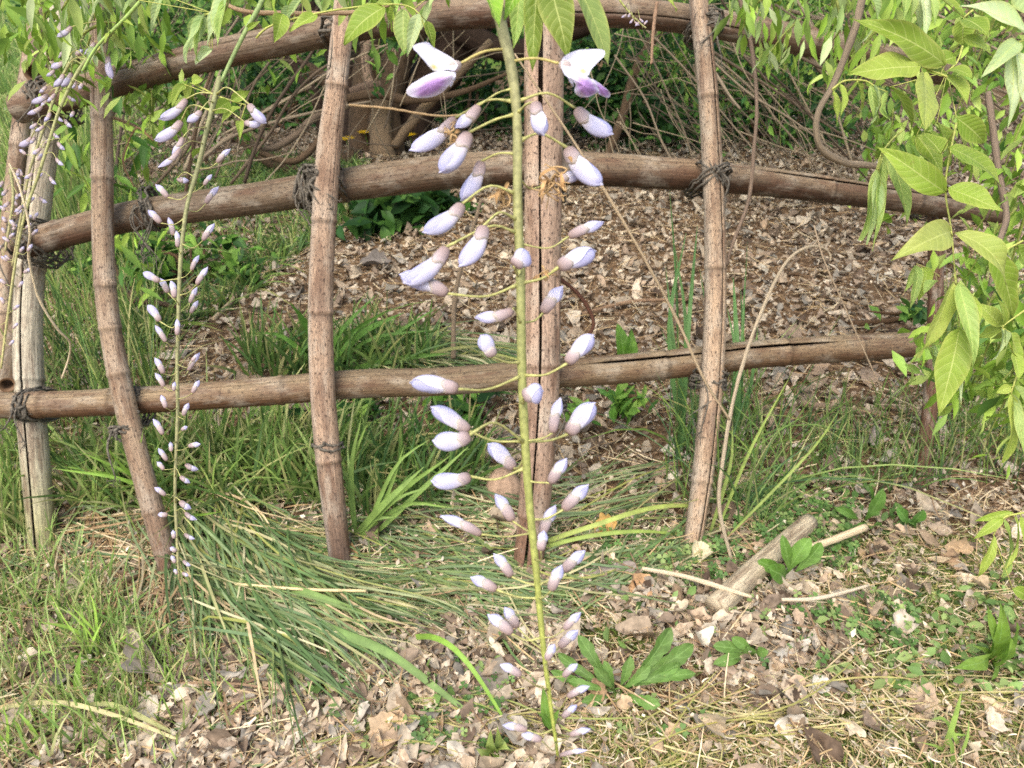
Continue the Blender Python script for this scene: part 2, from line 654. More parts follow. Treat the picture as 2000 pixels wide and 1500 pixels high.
        ia = oa[:, ::-1]; ri = ro[:, ::-1] * 0.88
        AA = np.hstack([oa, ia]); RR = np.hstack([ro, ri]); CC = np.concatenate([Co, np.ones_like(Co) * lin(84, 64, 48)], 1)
        UU = np.hstack([(oa - a) / (2 * math.pi), (ia - a) / (2 * math.pi)])
        VV = c[:, None] + RR[..., None] * (np.cos(AA)[..., None] * n_[:, None] + np.sin(AA)[..., None] * sd[:, None])
        m = VV.shape[1]
        B.add(VV.reshape(-1, 3), grid_faces(m, len(s), True), CC.reshape(-1, 3), np.stack([UU.ravel(), np.repeat(s + seed * 7.3, m)], 1))
        return B.build(name, mat, parent, True, label)
    V = c[:, None] + rr[..., None] * (np.cos(ang)[None, :, None] * n_[:, None] + np.sin(ang)[None, :, None] * sd[:, None])
    U = np.stack([np.tile((ang + math.pi) / (2 * math.pi), len(s)), np.repeat(s + seed * 7.3, K)], 1)
    B.add(V.reshape(-1, 3), grid_faces(K, len(s)), C.reshape(-1, 3), U)
    if caps:
        for e, i in ((-1, 0), (1, len(s) - 1)):
            ring = V[i]
            inner = c[i] + (ring - c[i]) * 0.72
            deep = inner - t[i] * e * 0.03
            cen = deep.mean(0, keepdims=True)
            VV = np.vstack([ring, inner, deep, cen])
            j = np.arange(K - 1)
            B.add(VV, np.vstack([np.stack([j, j + 1, K + j + 1, K + j], 1), np.stack([K + j, K + j + 1, 2 * K + j + 1, 2 * K + j], 1),
                                 np.stack([2 * K + j, 2 * K + j + 1, np.full(K - 1, 3 * K), np.full(K - 1, 3 * K)], 1)]),
                  lin(120, 92, 66), np.tile([0.3, 0.4], (len(VV), 1)))
            # keep valid polygons: split the fan into triangles
            F = B.F.pop()
            quad = F[:2 * (K - 1)]; fan = F[2 * (K - 1):][:, :3]
            B.F.append(quad); B.F.append(fan)
    return B.build(name, mat, parent, True, label)


BR = lin(162, 138, 112); PK = lin(182, 153, 126); ND = lin(186, 168, 146)
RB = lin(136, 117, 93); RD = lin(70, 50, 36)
# uprights, left to right
pole('post', [(128, -20, 1.50), (95, 220, 1.50), (62, 500, 1.51), (56, 720, 1.49), (85, 1085, dground(85, 1085))], [50, 54, 56, 54], M_PALE, trellis,
     lin(186, 176, 152), lin(198, 190, 168), [0.20, 0.47, 0.66, 0.955], [(0.75, 0.1, 0.8, 0.25, 0.05)], slit=(-0.05, -0.1, 1.1, 0.07), seed=2, foot=True,
     c_foot=lin(150, 146, 96), label='pale grey split corner post')
pole('post', [(193, -20, 1.33), (199, 250, 1.36), (206, 560, 1.38), (247, 800, 1.385), (337, 1135, dground(337, 1135))], [36, 41, 43, 45, 44], M_BAMBOO, trellis,
     BR, ND, [0.19, 0.285, 0.455, 0.525, 0.60, 0.83], [(0.2, 0.0, 0.18, 0.5, 0.06)], edge=lin(156, 146, 132), seed=3, foot=True, c_foot=lin(96, 66, 50))
pole('post', [(676, -20, 1.33), (656, 180, 1.35), (640, 320, 1.37), (627, 560, 1.38), (629, 740, 1.385), (642, 900, 1.39), (668, 1122, dground(668, 1122))],
     [43, 44, 50, 51, 51, 52, 44], M_BAMBOO, trellis, PK, ND, [0.145, 0.36, 0.51, 0.755, 0.935], [(-0.9, 0.12, 0.33, 0.3, 0.05)], edge=lin(172, 166, 156), seed=4, foot=True,
     c_foot=lin(66, 44, 34))
pole('post', [(1063, -30, 1.33), (1062, 250, 1.37), (1060, 500, 1.385), (1058, 750, 1.385), (1047, 950, 1.39), (1030, 1115, dground(1030, 1115))],
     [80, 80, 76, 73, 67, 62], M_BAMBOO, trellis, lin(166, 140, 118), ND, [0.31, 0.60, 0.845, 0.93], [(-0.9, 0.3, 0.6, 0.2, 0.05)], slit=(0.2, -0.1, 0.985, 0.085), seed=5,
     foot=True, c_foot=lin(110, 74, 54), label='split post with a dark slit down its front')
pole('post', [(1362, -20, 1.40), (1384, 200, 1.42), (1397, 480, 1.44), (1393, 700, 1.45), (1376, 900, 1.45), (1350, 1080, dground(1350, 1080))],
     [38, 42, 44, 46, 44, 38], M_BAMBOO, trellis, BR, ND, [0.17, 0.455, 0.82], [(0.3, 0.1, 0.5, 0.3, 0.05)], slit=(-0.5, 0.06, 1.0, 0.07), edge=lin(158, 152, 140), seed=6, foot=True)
pole('post', [(1822, 330, 1.74), (1828, 520, 1.75), (1820, 750, 1.73), (1798, 945, dground(1798, 945))], [30, 30, 30, 28], M_BAMBOO, trellis,
     lin(104, 76, 56), lin(120, 96, 76), [0.35, 0.8], [(0.2, 0.0, 1.0, 0.5, 0.08)], seed=7, foot=True)
pole('post', [(82, -20, 1.80), (46, 210, 1.80), (18, 480, 1.80), (8, 700, 1.78), (10, 930, dground(10, 930))], [32, 36, 38, 36], M_BAMBOO, trellis, BR, ND,
     [0.3, 0.62], seed=8, foot=True)
# rails
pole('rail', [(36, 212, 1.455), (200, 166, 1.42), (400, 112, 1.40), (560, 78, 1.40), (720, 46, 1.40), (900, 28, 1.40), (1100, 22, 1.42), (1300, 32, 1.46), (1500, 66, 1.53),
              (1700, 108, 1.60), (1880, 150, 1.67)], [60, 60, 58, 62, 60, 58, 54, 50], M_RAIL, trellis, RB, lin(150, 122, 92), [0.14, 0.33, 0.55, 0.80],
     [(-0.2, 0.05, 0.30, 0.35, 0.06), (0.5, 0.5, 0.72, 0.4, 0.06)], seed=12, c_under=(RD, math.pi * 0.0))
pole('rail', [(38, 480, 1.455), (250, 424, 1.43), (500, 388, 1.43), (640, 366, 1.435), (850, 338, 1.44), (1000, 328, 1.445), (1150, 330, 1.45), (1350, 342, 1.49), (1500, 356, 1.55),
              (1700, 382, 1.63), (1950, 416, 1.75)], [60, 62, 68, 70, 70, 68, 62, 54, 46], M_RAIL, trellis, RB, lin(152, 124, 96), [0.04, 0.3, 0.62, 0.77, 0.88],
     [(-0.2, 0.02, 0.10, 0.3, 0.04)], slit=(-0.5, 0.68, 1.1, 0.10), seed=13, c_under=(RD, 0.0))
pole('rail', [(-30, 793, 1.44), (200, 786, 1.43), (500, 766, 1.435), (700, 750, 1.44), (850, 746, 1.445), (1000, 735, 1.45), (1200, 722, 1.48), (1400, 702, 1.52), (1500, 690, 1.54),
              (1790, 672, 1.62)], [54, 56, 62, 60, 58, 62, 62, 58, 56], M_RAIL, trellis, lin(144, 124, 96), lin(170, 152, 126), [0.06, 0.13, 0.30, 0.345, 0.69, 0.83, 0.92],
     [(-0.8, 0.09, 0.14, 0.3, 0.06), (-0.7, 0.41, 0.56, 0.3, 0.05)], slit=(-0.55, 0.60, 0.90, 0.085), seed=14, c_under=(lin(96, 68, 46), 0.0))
# two short rails of the side panel, their sawn ends towards the viewer
pole('rail', [(66, 141, 1.44), (98, 128, 1.62), (150, 100, 2.1)], [40, 40, 36], M_RAIL, trellis, lin(120, 98, 74), RB, [0.5], seed=21, label='cut end of a side rail')
pole('rail', [(14, 752, 1.46), (24, 690, 1.62), (40, 600, 2.0)], [32, 32, 30], M_RAIL, trellis, RB, RB, [0.5], seed=22)


def lashing(x, y, d, adir, bdir, R1, R2, seed, ends=2, turns=5, spread=0.010, back=0.028):
    """dark twine wound crosswise round a joint: R1 half width, R2 half depth"""
    r = np.random.RandomState(seed)
    B = Buf()
    c = P(x, y, d) + FWD * back
    toW = lambda v: unit(RIGHT * v[0] - UPV * v[1])
    for k, dr in enumerate((np.array(adir, float), np.array(bdir, float))):
        D = toW(unit(dr)); side = unit(np.cross(D, FWD))
        for i in range(turns):
            th = np.linspace(0, 2 * math.pi, 26)
            off = (i - (turns - 1) / 2) * spread + r.normal(0, 0.0015)
            w = R1 * 0.94 * (1 + r.normal(0, 0.03))
            sq = lambda v: np.sign(v) * np.abs(v) ** 0.75
            pts = c + D * off + side * (w * sq(np.cos(th)))[:, None] + FWD * (R2 * 0.93 * sq(np.sin(th)))[:, None] + r.normal(0, 0.0016, (26, 3))
            pts += D * (np.sin(th) * r.normal(0, 0.004))[:, None]
            add_tube(B, pts, 0.0023, 5, bump=0.25, seed=seed + i)
            for _ in range(5):
                j = r.randint(0, 26); fz = pts[j] + np.cumsum(r.normal(0, 0.0035, (4, 3)), 0)
                add_tube(B, np.vstack([pts[j], fz]), 0.0006, 3)
    for e in range(ends):
        st = c - FWD * (R2 * 0.9) + RIGHT * r.normal(0, 0.012)
        ln = r.uniform(0.03, 0.10)
        pts = spline([st, st - UPV * ln * 0.4 + RIGHT * r.normal(0, 0.012) - FWD * 0.006, st - UPV * ln + RIGHT * r.normal(0, 0.02) - FWD * 0.004], 9)
        add_tube(B, pts, np.linspace(0.0021, 0.0012, 9), 5, bump=0.2, seed=seed)
        for q in range(3):
            p2 = pts[-1] + np.cumsum(r.normal(0, 0.004, (5, 3)) - UPV * 0.004, 0)
            add_tube(B, np.vstack([pts[-1], p2]), 0.0007, 4)
    # the knot
    kn = c - FWD * (R2 * 1.02) + np.cumsum(r.normal(0, 0.0035, (14, 3)), 0) * 0.8
    add_tube(B, kn, 0.0024, 5, bump=0.2, seed=seed)
    return B.build('lashing', M_TWINE, trellis)


lashing(658, 60, 1.36, (0.15, 1), (-0.2, 1), 0.031, 0.062, 31, 1, 3, 0.008)
lashing(632, 352, 1.39, (1, 0.75), (-0.4, 1), 0.040, 0.066, 32, 3, 2, 0.009)
lashing(606, 366, 1.42, (1, -0.1), (0.95, 0.2), 0.040, 0.040, 33, 4, 4, 0.006, 0.012)
lashing(641, 868, 1.39, (0.06, 1), (-0.15, 1), 0.0255, 0.0265, 34, 0, 1, 0.004, 0.0)
lashing(1060, 368, 1.39, (0.1, 1), (-0.12, 1), 0.041, 0.056, 35, 1, 4, 0.008)
lashing(1066, 790, 1.39, (0.1, 1), (-0.1, 1), 0.038, 0.050, 36, 1, 4, 0.008)
lashing(1382, 46, 1.42, (0.15, 1), (-0.2, 1), 0.030, 0.060, 37, 2, 4, 0.007)
lashing(1390, 348, 1.45, (1, -0.6), (-0.5, -1), 0.042, 0.072, 38, 1, 3, 0.008)
lashing(1390, 742, 1.46, (0.1, 1), (-0.15, 1), 0.032, 0.056, 39, 2, 4, 0.008)
lashing(62, 470, 1.455, (1, 0.6), (1, -0.6), 0.044, 0.076, 40, 3, 4, 0.009, 0.026)
lashing(58, 792, 1.44, (1, 0.15), (1, -0.2), 0.032, 0.070, 41, 2, 3, 0.007, 0.032)
lashing(268, 795, 1.42, (1, 0.1), (1, -0.1), 0.036, 0.040, 42, 1, 3, 0.006, 0.012)
lashing(243, 838, 1.385, (0.35, 1), (0.1, 1), 0.0235, 0.0245, 43, 1, 2, 0.005, 0.0)
lashing(92, 190, 1.45, (1, 0.5), (1, -0.6), 0.040, 0.072, 44, 3, 3, 0.008, 0.03)
lashing(298, 408, 1.43, (1, -0.1), (1, -0.3), 0.040, 0.038, 45, 6, 2, 0.010, 0.0)
lashing(1826, 400, 1.72, (0.1, 1), (-0.15, 1), 0.026, 0.05, 46, 2, 4, 0.007)
# ================================================================ leaf litter
LIT = np.array([lin(*c) for c in ((196, 168, 134), (178, 146, 112), (210, 184, 152), (158, 126, 98), (136, 106, 80), (170, 152, 132), (148, 136, 122),
                                   (190, 152, 114), (112, 84, 62), (216, 200, 174), (186, 170, 150))])
LIT = LIT * 0.54 + 0.46 * (LIT @ [0.2126, 0.7152, 0.0722])[:, None] * np.array([1.02, 1.0, 0.84])
LITP = np.array([0.17, 0.17, 0.13, 0.13, 0.09, 0.08, 0.06, 0.07, 0.05, 0.02, 0.03]); LITP = LITP / LITP.sum()


def litter(pos, size, r, lift=0.02, curlmax=2.0, nu=3, nv=5, tilt=0.34, tone=1.0):
    """curled dead leaves, one small sheet each"""
    n = len(pos)
    L = size[:, None, None]; asp = r.uniform(0.28, 0.72, n)[:, None, None]
    v = np.linspace(0, 1, nv)[None, :, None]; u = np.linspace(-1, 1, nu)[None, None, :]
    pk = r.uniform(0.65, 1.2, n)[:, None, None]
    prof = np.sin(np.pi * np.clip(v, 0.02, 0.985) ** pk) ** 0.75 + 0.05
    jag = 1 + r.normal(0, 0.13, (n, nv, nu)) * np.abs(u)
    x = u * prof * asp * 0.5 * jag
    y = (v - 0.5) + r.normal(0, 0.03, (n, nv, nu)) * np.ones_like(u)
    k1 = r.normal(0, curlmax, n)[:, None, None]; k2 = r.normal(0, curlmax * 0.7, n)[:, None, None]
    tw = r.normal(0, 1.3, n)[:, None, None]
    z = k1 * x ** 2 * 1.6 + k2 * y ** 2 * 0.5 + tw * x * y + r.normal(0, 0.03, (n, nv, nu))
    p = np.stack([x * np.ones_like(y), y, z], -1).reshape(n, -1, 3) * size[:, None, None]
    yaw = r.uniform(0, 6.283, n); up = unit(np.stack([r.normal(0, tilt, n), r.normal(0, tilt, n), np.ones(n)], 1))
    a = np.stack([np.cos(yaw), np.sin(yaw), 0 * yaw], 1)
    a = unit(a - up * (a * up).sum(1, keepdims=True)); b = np.cross(up, a)
    W = p[..., :1] * a[:, None] + p[..., 1:2] * b[:, None] + p[..., 2:] * up[:, None]
    base = pos.copy(); base[:, 2] += r.uniform(0.0, lift, n) + size * 0.06
    V = W + base[:, None]
    zmin = terr(V[..., 0], V[..., 1]) + 0.001
    V[..., 2] = np.maximum(V[..., 2], zmin)
    c = LIT[r.choice(len(LIT), n, p=LITP)] * r.uniform(0.66, 1.28, (n, 1)) * tone
    C = np.repeat(c, nu * nv, 0).reshape(n, nv, nu, 3) * (1 + r.normal(0, 0.08, (n, nv, nu, 1)))
    f = grid_faces(nu, nv)
    F = (f[None] + (np.arange(n) * nu * nv)[:, None, None]).reshape(-1, 4)
    return V.reshape(-1, 3), F, C.reshape(-1, 3)


FULL = [(-150, 60), (2150, 60), (2150, 1700), (-150, 1700)]
rl = np.random.RandomState(5)
pos = sample(40000, [(-200, 215), (2200, 215), (2200, 1750), (-200, 1750)], 3.0, None, 1)
d = px_of(pos)[2]
x_, y_, _ = px_of(pos)
V1, F1, C1 = litter(pos, np.clip(rl.lognormal(math.log(0.0255), 0.45, len(pos)), 0.011, 0.075), rl, 0.022)
mk('leaf_litter', V1, F1, M_DRY, None, C1)['kind'] = 'stuff'

# paler leaves over the top, tone raised for the brighter foreground light
pos = np.vstack([sample(3200, [(380, 1290), (700, 1230), (1100, 1200), (1150, 1440), (1000, 1600), (200, 1600)], 1.0, (5, -0.8), 3), sample(900, [(1080, 1130), (1500, 1150), (1800, 1080), (2050, 1080), (2050, 1300), (1500, 1400)], 1.0, (6, 0.0), 4),
                 sample(700, [(40, 1180), (420, 1300), (420, 1520), (60, 1520)], 1.0, None, 6)])
V1, F1, C1 = litter(pos, np.clip(rl.lognormal(math.log(0.0185), 0.45, len(pos)), 0.012, 0.05), rl, 0.03, 1.8, 5, 7, 0.34, 1.10)
mk('leaf_litter', V1, F1, M_DRY, None, C1)['kind'] = 'stuff'

# crumbs and bits between the leaves
pos = sample(32000, [(-200, 330), (2200, 330), (2200, 1750), (-200, 1750)], 2.2, None, 2)
V1, F1, C1 = litter(pos, rl.uniform(0.005, 0.014, len(pos)), rl, 0.034, 1.0, 3, 3, 0.6, 1.12)
mk('leaf_crumbs', V1, F1, M_DRY, None, C1)['kind'] = 'stuff'

# thin dead stalks and straw lying about
def lying(n, poly, lens, wid, cols, seed, power=2.2, lift=0.035, bend=0.25, dirang=None, dirsd=0.5, clump=None, arch=0.0):
    r = np.random.RandomState(seed)
    p = sample(n, poly, power, clump, seed); n = len(p)
    K = 6
    L = r.uniform(lens[0], lens[1], n)
    a = r.uniform(0, 6.283, n) if dirang is None else r.normal(dirang, dirsd, n)
    bend_ = r.normal(0, bend, n)
    t = np.linspace(-0.5, 0.5, K)
    A = a[:, None] + bend_[:, None] * t[None] * 2
    dx = np.cumsum(np.cos(A), 1) / K * L[:, None]; dy = np.cumsum(np.sin(A), 1) / K * L[:, None]
    C = np.stack([p[:, :1] + dx - dx[:, K // 2:K // 2 + 1], p[:, 1:2] + dy - dy[:, K // 2:K // 2 + 1], np.zeros((n, K))], -1)
    z0 = r.uniform(0.006, lift, n); sl = r.normal(0, 0.12, n) * L
    C[..., 2] = terr(C[..., 0], C[..., 1]) + np.maximum(z0[:, None] + sl[:, None] * t[None] + arch * L[:, None] * (0.25 - t[None] ** 2) * r.uniform(0, 1.5, (n, 1)), 0.003)
    T = unit(np.gradient(C, axis=1))
    up = unit(np.array([0, -0.3, 1.0]) + r.normal(0, 0.5, (n, 1, 3)))
    S = unit(np.cross(T, np.broadcast_to(up, T.shape)))
    w = r.uniform(wid[0], wid[1], n)[:, None] * np.array([0.75, 1, 1, 0.95, 0.8, 0.35])[None]
    cc = np.array([lin(*c) for c in cols])[r.randint(0, len(cols), n)] * r.uniform(0.75, 1.2, (n, 1))
    return strips(C, S, w, cc[:, None, :])


STRAW = [(214, 190, 148), (196, 168, 124), (176, 146, 108), (150, 122, 94), (226, 208, 170)]
V1, F1, C1 = lying(24000, [(-200, 1060), (2200, 960), (2200, 1750), (-200, 1750)], (0.006, 0.04), (0.0004, 0.0011), [(222, 202, 164), (204, 180, 140), (184, 156, 120), (160, 134, 106), (232, 218, 188), (176, 174, 124)], 62, 1.0, 0.03, 0.5)
mk('straw_crumbs', V1, F1, M_DRY, None, C1)['kind'] = 'stuff'
V1, F1, C1 = lying(9000, [(-200, 300), (2200, 300), (2200, 1700), (-200, 1700)], (0.03, 0.16), (0.0005, 0.0013), STRAW, 61)
mk('straw_litter', V1, F1, M_DRY, None, C1)['kind'] = 'stuff'

# ================================================================ grass
GREENS = [(112, 142, 70), (98, 130, 64), (130, 156, 82), (88, 118, 62), (146, 168, 96), (170, 172, 112)]


def blades(p, h, w, seed, cols, lean=(0, 0), leansd=0.35, curl=0.5, tip=1.15, K=6, flat=None):
    """upright grass blades from ground points p"""
    r = np.random.RandomState(seed)
    n = len(p)
    H = r.uniform(h[0], h[1], n)
    ln = np.stack([lean[0] + r.normal(0, leansd, n), lean[1] + r.normal(0, leansd, n)], 1)
    t = np.linspace(0, 1, K)[None, :, None]
    dirh = np.concatenate([ln, np.zeros((n, 1))], 1)[:, None]
    cu = np.abs(r.normal(0, curl, n))[:, None, None]
    tilt = np.linalg.norm(ln, axis=1)[:, None, None]
    C = p[:, None] + H[:, None, None] * (np.array([0, 0, 1.0]) * (t - 0.45 * cu * (0.3 + tilt) * t ** 2.3) + dirh * (0.6 * t + cu * 0.9 * t ** 2))
    C[..., 2] = np.maximum(C[..., 2], p[:, None, 2] + 0.004)
    T = unit(np.gradient(C, axis=1))
    face = unit(np.stack([r.normal(0, 0.7, n), -np.ones(n), r.normal(0.2, 0.4, n)], 1))[:, None]
    S = unit(np.cross(T, np.broadcast_to(face, T.shape)))
    W = r.uniform(w[0], w[1], n)[:, None] * np.array([0.7, 0.95, 1.0, 0.9, 0.62, 0.06])[None] if K == 6 else r.uniform(w[0], w[1], n)[:, None] * np.linspace(1, 0.05, K)[None] ** 0.6
    cc = np.array([lin(*c) for c in cols])[r.randint(0, len(cols), n)] * r.uniform(0.75, 1.2, (n, 1))
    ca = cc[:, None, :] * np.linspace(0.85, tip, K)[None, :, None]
    dry = (r.uniform(0, 1, n) < 0.2)[:, None, None] * np.clip(np.linspace(-0.6, 1.0, K), 0, 1)[None, :, None] * r.uniform(0.3, 1, (n, 1, 1))
    ca = ca * (1 - dry) + lin(196, 178, 122) * dry
    return strips(C, S, W, ca)


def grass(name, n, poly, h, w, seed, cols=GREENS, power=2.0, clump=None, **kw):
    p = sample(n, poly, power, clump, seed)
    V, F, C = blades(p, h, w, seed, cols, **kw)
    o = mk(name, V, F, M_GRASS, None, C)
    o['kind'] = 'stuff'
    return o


DARKG = [(76, 110, 58), (90, 124, 62), (68, 98, 56), (108, 138, 74), (100, 132, 80)]
LIMEG = [(146, 172, 88), (130, 158, 76), (164, 184, 108), (116, 146, 72), (190, 190, 132)]
# tall thin grass behind the left posts
grass('tall_grass', 850, [(70, 520), (250, 480), (330, 640), (330, 860), (70, 880)], (0.10, 0.34), (0.0011, 0.0024), 71, DARKG + LIMEG, 1.2, lean=(0.02, 0), leansd=0.28, curl=0.6)
grass('tall_grass', 600, [(80, 350), (240, 330), (260, 520), (80, 560)], (0.25, 0.6), (0.0015, 0.003), 72, LIMEG + DARKG[:2], 1.2, leansd=0.14, curl=0.3)
# broad blades between the two left posts and under the bottom rail
grass('meadow_grass', 1100, [(120, 900), (620, 860), (700, 930), (640, 1000), (330, 1010), (140, 1010)], (0.07, 0.20), (0.0016, 0.0036), 73, LIMEG + GREENS, 1.2, lean=(0.05, 0), leansd=0.5, curl=0.8)
grass('meadow_grass', 420, [(640, 900), (900, 880), (960, 960), (700, 1040)], (0.06, 0.20), (0.0018, 0.0036), 74, GREENS + DARKG, 1.4, lean=(0.2, 0), leansd=0.35, curl=0.6)
grass('meadow_grass', 330, [(480, 690), (820, 680), (860, 740), (480, 760)], (0.08, 0.20), (0.0022, 0.0050), 75, GREENS + DARKG[:2], 1.4, lean=(0.15, 0), leansd=0.4, curl=0.6)
# foreground left
grass('foreground_grass', 1350, [(-120, 1000), (90, 1020), (220, 1130), (330, 1330), (230, 1500), (-120, 1560)], (0.03, 0.11), (0.0008, 0.0021), 76, [(150, 178, 98), (132, 162, 84), (168, 190, 116), (190, 190, 134), (118, 148, 76)], 1.0, clump=(7, -0.25), lean=(0, 0.1), leansd=0.35, curl=0.5)  # palette lightened to stand in for brighter light in the foreground
grass('foreground_grass', 600, [(-60, 1120), (180, 1140), (200, 1200), (20, 1230)], (0.02, 0.06), (0.0006, 0.0012), 77, GREENS, 1.0, leansd=0.5, curl=0.7)
grass('foreground_grass', 450, [(100, 1180), (420, 1280), (560, 1500), (240, 1560), (0, 1500)], (0.03, 0.10), (0.0007, 0.0018), 78, LIMEG, 1.0, clump=(9, 0.2), lean=(-0.1, 0.1), leansd=0.4, curl=0.6)
# left of the corner post, beyond and the lawn
grass('meadow_grass', 1500, [(-150, 780), (60, 780), (80, 1060), (-150, 1100)], (0.05, 0.20), (0.0010, 0.0026), 79, GREENS + LIMEG, 1.4, leansd=0.35, curl=0.6)
grass('lawn_grass', 9000, [(-200, 20), (330, 20), (330, 240), (120, 420), (-200, 800)], (0.06, 0.22), (0.002, 0.005), 80, LIMEG + GREENS, 1.2, leansd=0.4, curl=0.6)
# low green sward behind the trellis on the left
grass('low_grass', 5200, [(230, 300), (720, 330), (700, 430), (560, 520), (470, 600), (250, 700)], (0.03, 0.11), (0.0016, 0.004), 81, GREENS + DARKG + LIMEG[:2], 1.4, clump=(4, -0.15), leansd=0.5, curl=0.8)
# right: dark upright clumps round the fifth post and along the right side
RG = [(84, 116, 70), (98, 132, 74), (76, 108, 68), (122, 150, 84), (136, 158, 92)]
grass('tall_grass', 45, [(1290, 880), (1380, 860), (1390, 1000), (1310, 1010)], (0.12, 0.40), (0.0010, 0.0022), 82, RG + LIMEG[:2], 1.0, lean=(-0.05, 0), leansd=0.32, curl=0.7)
grass('tall_grass', 190, [(1380, 820), (1520, 860), (1560, 1000), (1480, 1060), (1380, 1020)], (0.08, 0.34), (0.0009, 0.0020), 83, RG + LIMEG, 1.0, lean=(0.05, 0), leansd=0.4, curl=0.8)
grass('tall_grass', 1300, [(1800, 620), (2200, 600), (2200, 1000), (1960, 960), (1830, 930)], (0.08, 0.30), (0.0008, 0.0017), 84, RG + GREENS + LIMEG[:2], 1.2, leansd=0.35, curl=0.7)
grass('low_grass', 500, [(1550, 800), (1800, 780), (1850, 960), (1600, 980)], (0.03, 0.14), (0.0008, 0.0018), 85, RG + GREENS, 1.2, clump=(5, 0.2), leansd=0.35, curl=0.6)
# mossy short sward in the right foreground
MOSS = [(150, 166, 84), (128, 148, 70), (186, 182, 112), (112, 132, 62), (204, 192, 134)]
grass('short_grass', 16000, [(1230, 1420), (1420, 1330), (1640, 1290), (1750, 1160), (2150, 960), (2200, 1650), (1180, 1650)], (0.008, 0.035), (0.0005, 0.0012), 86, MOSS + GREENS[:2], 1.0, clump=(6, -0.4), leansd=0.8, curl=0.9)
grass('short_grass', 5000, [(1100, 1080), (1700, 1060), (2000, 1000), (2000, 1300), (1400, 1320), (1130, 1250)], (0.006, 0.03), (0.0005, 0.0013), 87, GREENS + MOSS, 1.0, clump=(8, 0.25), leansd=0.8, curl=0.9)
grass('short_grass', 3500, [(620, 1440), (1300, 1410), (1300, 1600), (560, 1600)], (0.008, 0.03), (0.0005, 0.0012), 88, MOSS, 1.0, clump=(8, 0.0), leansd=0.9, curl=0.9)


# long cut grass lying in sweeping swathes
def swathe(n, path, half, lens, wid, cols, seed, lift=0.05, spread=0.12):
    """strands that follow a ground path given in photo pixels"""
    r = np.random.RandomState(seed)
    g = np.array([G(*p)[0] for p in path])
    q = spline(g, 200)
    Lp = np.concatenate([[0], np.cumsum(np.linalg.norm(np.diff(q, axis=0), axis=1))])
    t, _, _ = frames(q)
    sd = unit(np.stack([-t[:, 1], t[:, 0], 0 * t[:, 0]], 1))
    K = 9
    L = r.uniform(lens[0], lens[1], n)
    s0 = r.uniform(-0.1, Lp[-1] - L * 0.6, n)
    S_ = np.clip(s0[:, None] + L[:, None] * np.linspace(0, 1, K)[None], 0, None)
    C = np.stack([np.interp(S_, Lp, q[:, k]) for k in range(3)], -1)
    over = np.clip(S_ - Lp[-1], 0, None)
    C += t[-1] * over[..., None]
    si = np.stack([np.interp(S_, Lp, sd[:, k]) for k in range(3)], -1)
    off = r.uniform(-half, half, n)[:, None] + r.normal(0, spread, n)[:, None] * (np.linspace(0, 1, K)[None] - 0.3) * L[:, None] * 3 + r.normal(0, 0.06, n)[:, None] * np.linspace(-1, 1, K)[None] ** 2 * L[:, None]
    C += si * off[..., None]
    z = r.uniform(0.008, lift, n)[:, None] * (1 + 0 * S_) + r.uniform(0, 0.018, n)[:, None] * np.sin(np.linspace(0, math.pi, K))[None] * L[:, None] * 2
    z[:, 0] *= 0.5; z[:, -1] *= 0.6
    C[..., 2] = terr(C[..., 0], C[..., 1]) + z
    T = unit(np.gradient(C, axis=1))
    up = unit(np.array([0, -0.5, 1.0]) + r.normal(0, 0.45, (n, 1, 3)))
    S = unit(np.cross(T, np.broadcast_to(up, T.shape)))
    w = r.uniform(wid[0], wid[1], n)[:, None] * np.array([0.5, 0.85, 1, 1, 1, 0.95, 0.8, 0.55, 0.1])[None]
    cc = np.array([lin(*c) for c in cols])[r.randint(0, len(cols), n)] * r.uniform(0.75, 1.2, (n, 1))
    V, F, Cc = strips(C, S, w, cc[:, None, :])
    o = mk('flattened_grass', V, F, M_GRASS, None, Cc)
    o['kind'] = 'stuff'
    return o


HAY = [(126, 148, 100), (112, 138, 92), (140, 158, 112), (160, 168, 122), (84, 108, 64), (200, 194, 152), (104, 132, 78), (90, 118, 68), (136, 156, 96), (132, 146, 88), (112, 132, 78), (172, 170, 118), (190, 182, 136), (96, 116, 70), (124, 146, 96), (160, 164, 90)]
swathe(820, [(400, 1010), (450, 1100), (530, 1190), (670, 1300)], 0.085, (0.15, 0.36), (0.0010, 0.0026), HAY + STRAW[:1], 91, 0.05, 0.10)
swathe(420, [(380, 1040), (560, 1100), (720, 1160), (930, 1180), (1080, 1220)], 0.06, (0.12, 0.34), (0.0009, 0.0022), HAY, 92, 0.03, 0.13)
swathe(230, [(700, 1030), (860, 1090), (1020, 1140), (1200, 1130), (1400, 1060)], 0.05, (0.15, 0.38), (0.0009, 0.0022), HAY, 93, 0.028, 0.15)
swathe(170, [(640, 930), (780, 950), (940, 990), (1100, 1010), (1300, 960)], 0.09, (0.15, 0.36), (0.0012, 0.0026), HAY, 94, 0.035)
swathe(220, [(640, 690), (800, 700), (960, 720), (1060, 760)], 0.10, (0.15, 0.36), (0.0014, 0.0028), HAY, 95)
swathe(70, [(1240, 1480), (1500, 1440), (1760, 1380), (2050, 1370)], 0.05, (0.12, 0.30), (0.0007, 0.0014), [(196, 186, 120), (176, 172, 100), (208, 196, 140)], 96, 0.03)
swathe(120, [(620, 1500), (800, 1450), (1000, 1440), (1200, 1480)], 0.05, (0.08, 0.2), (0.0006, 0.0013), [(196, 186, 120), (176, 172, 100), (150, 160, 90)], 97, 0.03)
swathe(230, [(-60, 1330), (150, 1350), (300, 1330), (520, 1270)], 0.12, (0.10, 0.30), (0.0007, 0.0018), STRAW + HAY[:3], 98, 0.022, 0.35)
